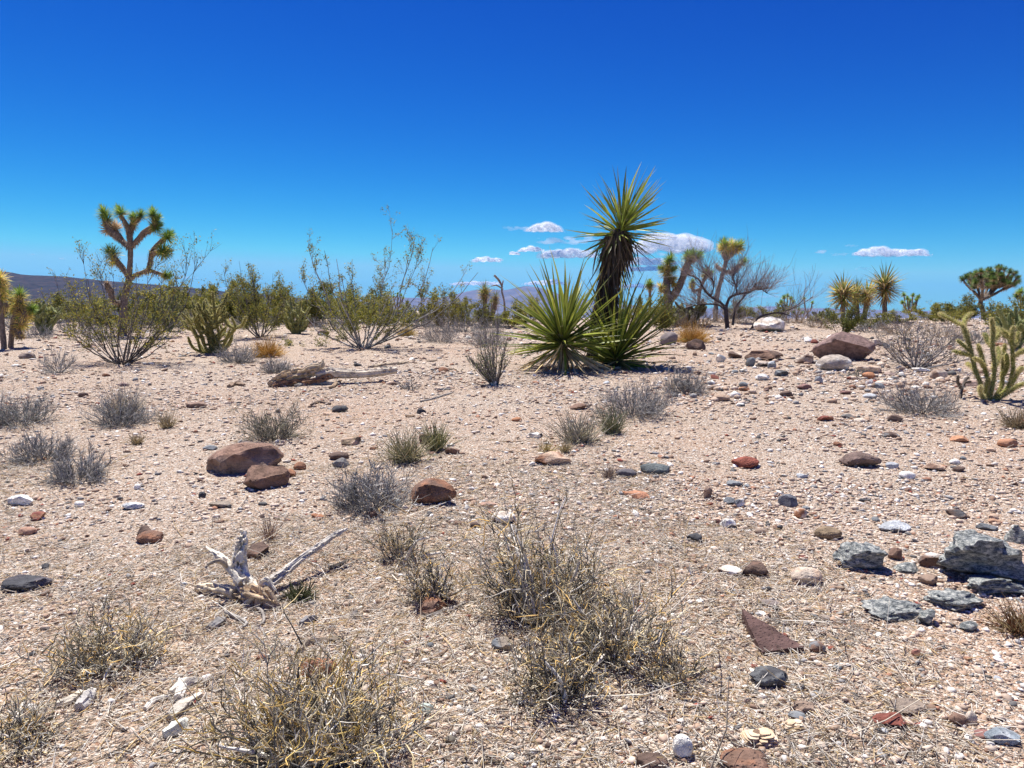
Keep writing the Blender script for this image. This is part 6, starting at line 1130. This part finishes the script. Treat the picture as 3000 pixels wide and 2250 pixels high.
# ------------------------------------------------------------------ loose stones, one object each, then the gravel nobody could count
r = rs(2000); SP = [('br', 'brown'), ('rb', 'rust brown'), ('dk', 'black'), ('gy', 'grey'), ('wt', 'white'), ('tn', 'tan'), ('rd', 'dark red'), ('pg', 'pale grey'), ('bg', 'cream'), ('mv', 'purplish brown')]
pw_ = np.array([0.16, 0.09, 0.12, 0.14, 0.1, 0.13, 0.06, 0.08, 0.07, 0.05]); sh = {}
for ci, (c, nm) in enumerate(SP):
    for v in range(3):
        V, Fa = rock_geo((0.5, 0.42, 0.28), r, 2, 8, 0.14, seed=ci * 3 + v); V[:, 2] += 0.09; sh[ci, v] = mesh('stone', [(V, Fa, np.array(RC[c]) * r.uniform(0.85, 1.15))], M_STONE, True, 0.5)
cnt = 0
while cnt < 165:
    px, py = r.uniform(0, 3000), 960 + 1290 * r.uniform(0, 1) ** 1.1
    dens = 0.35 + 0.65 * (px > 1900) + 0.8 * ((px > 2000) & (py < 1180)); 
    if r.rand() > dens / 1.8: continue
    p = G(px, py)
    if p.y > 25: continue
    ci = r.choice(len(SP), p=pw_ / pw_.sum()); s = p.y / F * r.uniform(14, 30) * (1.25 if py < 1180 else 1); s = min(s, 0.2)
    o_ = bpy.data.objects.new('stone', sh[ci, r.randint(3)]); COL.objects.link(o_); o_.location = p; o_.rotation_euler = (r.normal(0, 0.15), r.normal(0, 0.15), r.uniform(0, 6.28)); o_.scale = (s * r.uniform(0.8, 1.3), s, s * r.uniform(0.7, 1.2))
    LM2 = [(358, 1065, 'the forked creosote'), (905, 1120, 'the fallen log'), (1450, 1125, 'the slender upright bush'), (1650, 1085, 'the yucca clump'), (1063, 1020, 'the tall creosote'), (626, 1034, 'the bushy cholla'), (2029, 1004, 'the golden tuft'), (2263, 957, 'the bright white boulder'), (2487, 1028, 'the mauve topped boulder'), (2686, 1078, 'the wide bare bush'), (2897, 1172, 'the big cholla'), (2690, 1206, 'the low grey shrub at right'), (2244, 1046, 'the dark low slab'),
      (58, 1240, 'the green grey edge shrub'), (355, 1242, 'the grey shrub with straw'), (122, 1345, 'the low left grey shrub'), (232, 1405, 'the front left grey shrub'), (802, 1282, 'the tan green shrub'), (702, 1380, 'the boulder pair'), (1090, 1480, 'the middle grey shrub'), (1855, 1214, 'the widest grey shrub'), (1272, 1450, 'the reddish middle boulder'), (2190, 1358, 'the brick red oval stone'), (1920, 1375, 'the long blue grey stone'), (2535, 1352, 'the fin slab'), (2313, 1470, 'the dark grey egg stone'),
      (724, 1700, 'the bleached stump'), (432, 1576, 'the rust brown stone'), (58, 1712, 'the black basalt slab'), (318, 1945, 'the spiky left bush'), (905, 2100, 'the golden bottom bush'), (1600, 1800, 'the centre bush'), (2368, 1692, 'the heart shaped stone'), (2262, 1880, 'the three pointed slab'), (2266, 1988, 'the dark grey pitted stone'), (2622, 2112, 'the reddish flaky rock'), (2002, 2196, 'the egg shaped white stone'), (2640, 1800, 'the long banded slab'), (2905, 1655, 'the large banded rock'), (1267, 1778, 'the brown block'), (2433, 1564, 'the olive brown boulder'), (2632, 1546, 'the pale blue lozenge stone'), (2232, 2164, 'the cracked tan stones'), (1700, 2050, 'the centre bush foot')]
    lm = sorted(LM2, key=lambda l: abs(l[0] - px) + 1.4 * abs(l[1] - py)); done = False
    for lx, ly, nm in lm[:3]:
        wd_ = 'left of' if px < lx - abs(py - ly) else 'right of' if px > lx + abs(py - ly) else 'behind' if py < ly else 'in front of'
        t_ = 'small loose %s stone %s %s' % (SP[ci][1], wd_, nm)
        if t_ not in USED: USED[t_] = 1; done = True; break
    row = 'on the far stony ground' if py < 1180 else ('in the middle ground' if py < 1600 else 'in the foreground'); side = 'left' if px < 1000 else ('centre' if px < 2000 else 'right')
    tag(o_, t_, 'stone', 'small loose stones on the gravel'); cnt += 1
def scatter(n, y0, y1, p, r):
    """n points in the seen wedge, denser near"""
    u = r.uniform(0, 1, n); y = (y0 ** p + u * (y1 ** p - y0 ** p)) ** (1 / p); x = r.uniform(-0.80, 0.80, n) * (y + 0.6); return x, y
GC = [((0.56, 0.43, 0.33), 24), ((0.63, 0.52, 0.42), 24), ((0.40, 0.28, 0.20), 18), ((0.76, 0.71, 0.64), 12), ((0.32, 0.31, 0.30), 9), ((0.27, 0.18, 0.13), 7), ((0.38, 0.2, 0.13), 3), ((0.13, 0.125, 0.12), 5), ((0.82, 0.79, 0.74), 4), ((0.28, 0.085, 0.06), 1.5)]
gc = np.array([c for c, _ in GC]); gp = np.array([w for _, w in GC]); gp = gp / gp.sum()
OCV = np.array([(1, 0, 0), (-1, 0, 0), (0, 1, 0), (0, -1, 0), (0, 0, 1), (0, 0, -1)], float) * 1.12
OCF = np.array([(0, 2, 4), (2, 1, 4), (1, 3, 4), (3, 0, 4), (2, 0, 5), (1, 2, 5), (3, 1, 5), (0, 3, 5)])
OCT = np.stack([OCV * rs(k).uniform(0.75, 1.2, (6, 1)) + rs(k + 60).normal(0, 0.16, (6, 3)) for k in range(40)])
def gravel(name, n, y0, y1, p, smin, smax, seed, patch=0.25):
    r = rs(seed); x, y = scatter(n, y0, y1, p, r); nz = vnoise(np.stack([x, y, 0 * x], 1), 0.55, 77, 2); right = np.clip(x / np.maximum(y, 1) * 2, -0.4, 1)
    keep = r.rand(n) < np.clip(0.66 + nz * 2.0 + 0.25 * right, patch, 1); x, y = x[keep], y[keep]; n = len(x); z = H(x, y)
    V0, F0 = ICO[1]; s = smin * (smax / smin) ** (r.uniform(0, 1, n) ** 3.2); s = s * (1 + y * 0.045)
    tmpl = np.stack([rock_geo((1, 1, 1), rs(k + 40), 1, 6, 0.55, seed=k)[0] for k in range(16)]); big = s > (0.017 + 0.0016 * y) * (1.0 if y0 < 3 else 1.9); out = []
    C_ = gc[r.choice(len(gc), n, p=gp)] * r.uniform(0.8, 1.2, (n, 1))
    for sel, TT, FF0 in ((big, tmpl, F0), (~big, OCT, OCF)):
        m = int(sel.sum()); T = TT[r.randint(0, len(TT), m)]; a = r.uniform(0, 6.283, m); ca, sa = np.cos(a)[:, None], np.sin(a)[:, None]; ss = s[sel]
        sx, sy, sz = ss * 0.5 * r.uniform(0.8, 1.5, m), ss * 0.5 * r.uniform(0.7, 1.1, m), ss * 0.5 * r.uniform(0.25, 0.65, m)
        X = T[..., 0] * sx[:, None]; Y = T[..., 1] * sy[:, None]; tl = r.normal(0, 0.25, m)[:, None]
        VV = np.stack([X * ca - Y * sa + x[sel][:, None], X * sa + Y * ca + y[sel][:, None], T[..., 2] * sz[:, None] + X * tl + (z[sel] + sz * 0.35)[:, None]], -1)
        nv = VV.shape[1]; FF = (FF0[None] + (np.arange(m) * nv)[:, None, None]).reshape(-1, 3); out.append((VV.reshape(-1, 3), FF, np.repeat(C_[sel], nv, 0)))
    obj(name, mesh(name, out, M_GRAVEL), kind='stuff')
gravel('gravel', 66000, 1.7, 5.5, 1.6, 0.006, 0.036, 3001, 0.3)
gravel('gravel', 62000, 4.5, 12, 1.3, 0.009, 0.05, 3002, 0.4)
gravel('gravel', 30000, 10, 30, 1.0, 0.015, 0.08, 3003, 0.35)
r = rs(3050); n = 900; px_, py_ = r.uniform(1950, 2800, n), r.uniform(985, 1185, n); pts_ = [G(a_, b_) for a_, b_ in zip(px_, py_)]; ch = []
tm_ = [rock_geo((1, 1, 1), rs(k + 90), 1, 6, 0.5, seed=k)[0] for k in range(12)]
for p_ in pts_:
    s_ = 0.035 * (0.14 / 0.035) ** (r.rand() ** 2.2) * 0.5; a_ = r.uniform(0, 6.28); Q = tm_[r.randint(12)] * np.array([s_ * r.uniform(0.9, 1.5), s_, s_ * r.uniform(0.4, 0.9)])
    Q = np.stack([Q[:, 0] * math.cos(a_) - Q[:, 1] * math.sin(a_), Q[:, 0] * math.sin(a_) + Q[:, 1] * math.cos(a_), Q[:, 2] + s_ * 0.3], 1) + np.array(p_)
    ch.append((Q, ICO[1][1], gc[r.choice(len(gc), p=gp)] * r.uniform(0.75, 1.1)))
obj('rubble', mesh('rubble', ch, M_STONE), kind='stuff')
# straw and twig litter
def litter(n, y0, y1, p, seed, L0, L1, rad, thresh, mid=False):
    r = rs(seed); x, y = scatter(n, y0, y1, p, r)
    q = vnoise(np.stack([x, y, 0 * x], 1), 0.8, 91, 2) + 0.55 * np.exp(-((x - 0.2) / 1.5) ** 2) * (y < 6.5) - 0.9 * np.clip(x - 1.1, 0, 1.3)
    k = r.rand(n) < np.clip(0.35 + q * 1.3 + thresh, 0.02, 1); k = k | mid & (np.abs((x + 0.1) / (0.42 * y)) < r.uniform(0.3, 1.1, n)) if mid else k; x, y = x[k], y[k]; n = len(x); a = r.uniform(0, 6.283, n); d = np.stack([np.cos(a), np.sin(a), r.normal(0, 0.12, n)], 1)
    b = np.stack([x, y, H(x, y) + r.uniform(0.002, 0.012, n)], 1); KL = 3 if L1 > 0.13 else 2; P = strands(b, d, r.uniform(L0, L1, n), KL, 0.6, 0.0, r); P[..., 2] = np.maximum(P[..., 2], H(P[..., 0], P[..., 1]) + 0.002)
    C = pick([(0.76, 0.7, 0.6), (0.66, 0.58, 0.46), (0.82, 0.77, 0.68), (0.46, 0.37, 0.28), (0.6, 0.45, 0.24), (0.2, 0.17, 0.14), (0.72, 0.67, 0.58)], n, r)
    return tubes(P, taper(n, KL, rad * r.uniform(0.6, 1.5, n), 0.6), 3, C)
obj('dry_litter', mesh('dry_litter', [litter(52000, 1.7, 6, 1.5, 3101, 0.02, 0.085, 0.0016, 0.15), litter(15000, 5, 13, 1.2, 3102, 0.03, 0.12, 0.0024, -0.05), litter(26000, 1.7, 4.6, 1.6, 3104, 0.02, 0.08, 0.0017, 0.0, True), litter(1500, 1.8, 7, 1.3, 3103, 0.12, 0.4, 0.0022, 0.1)], M_GRASS), kind='stuff')
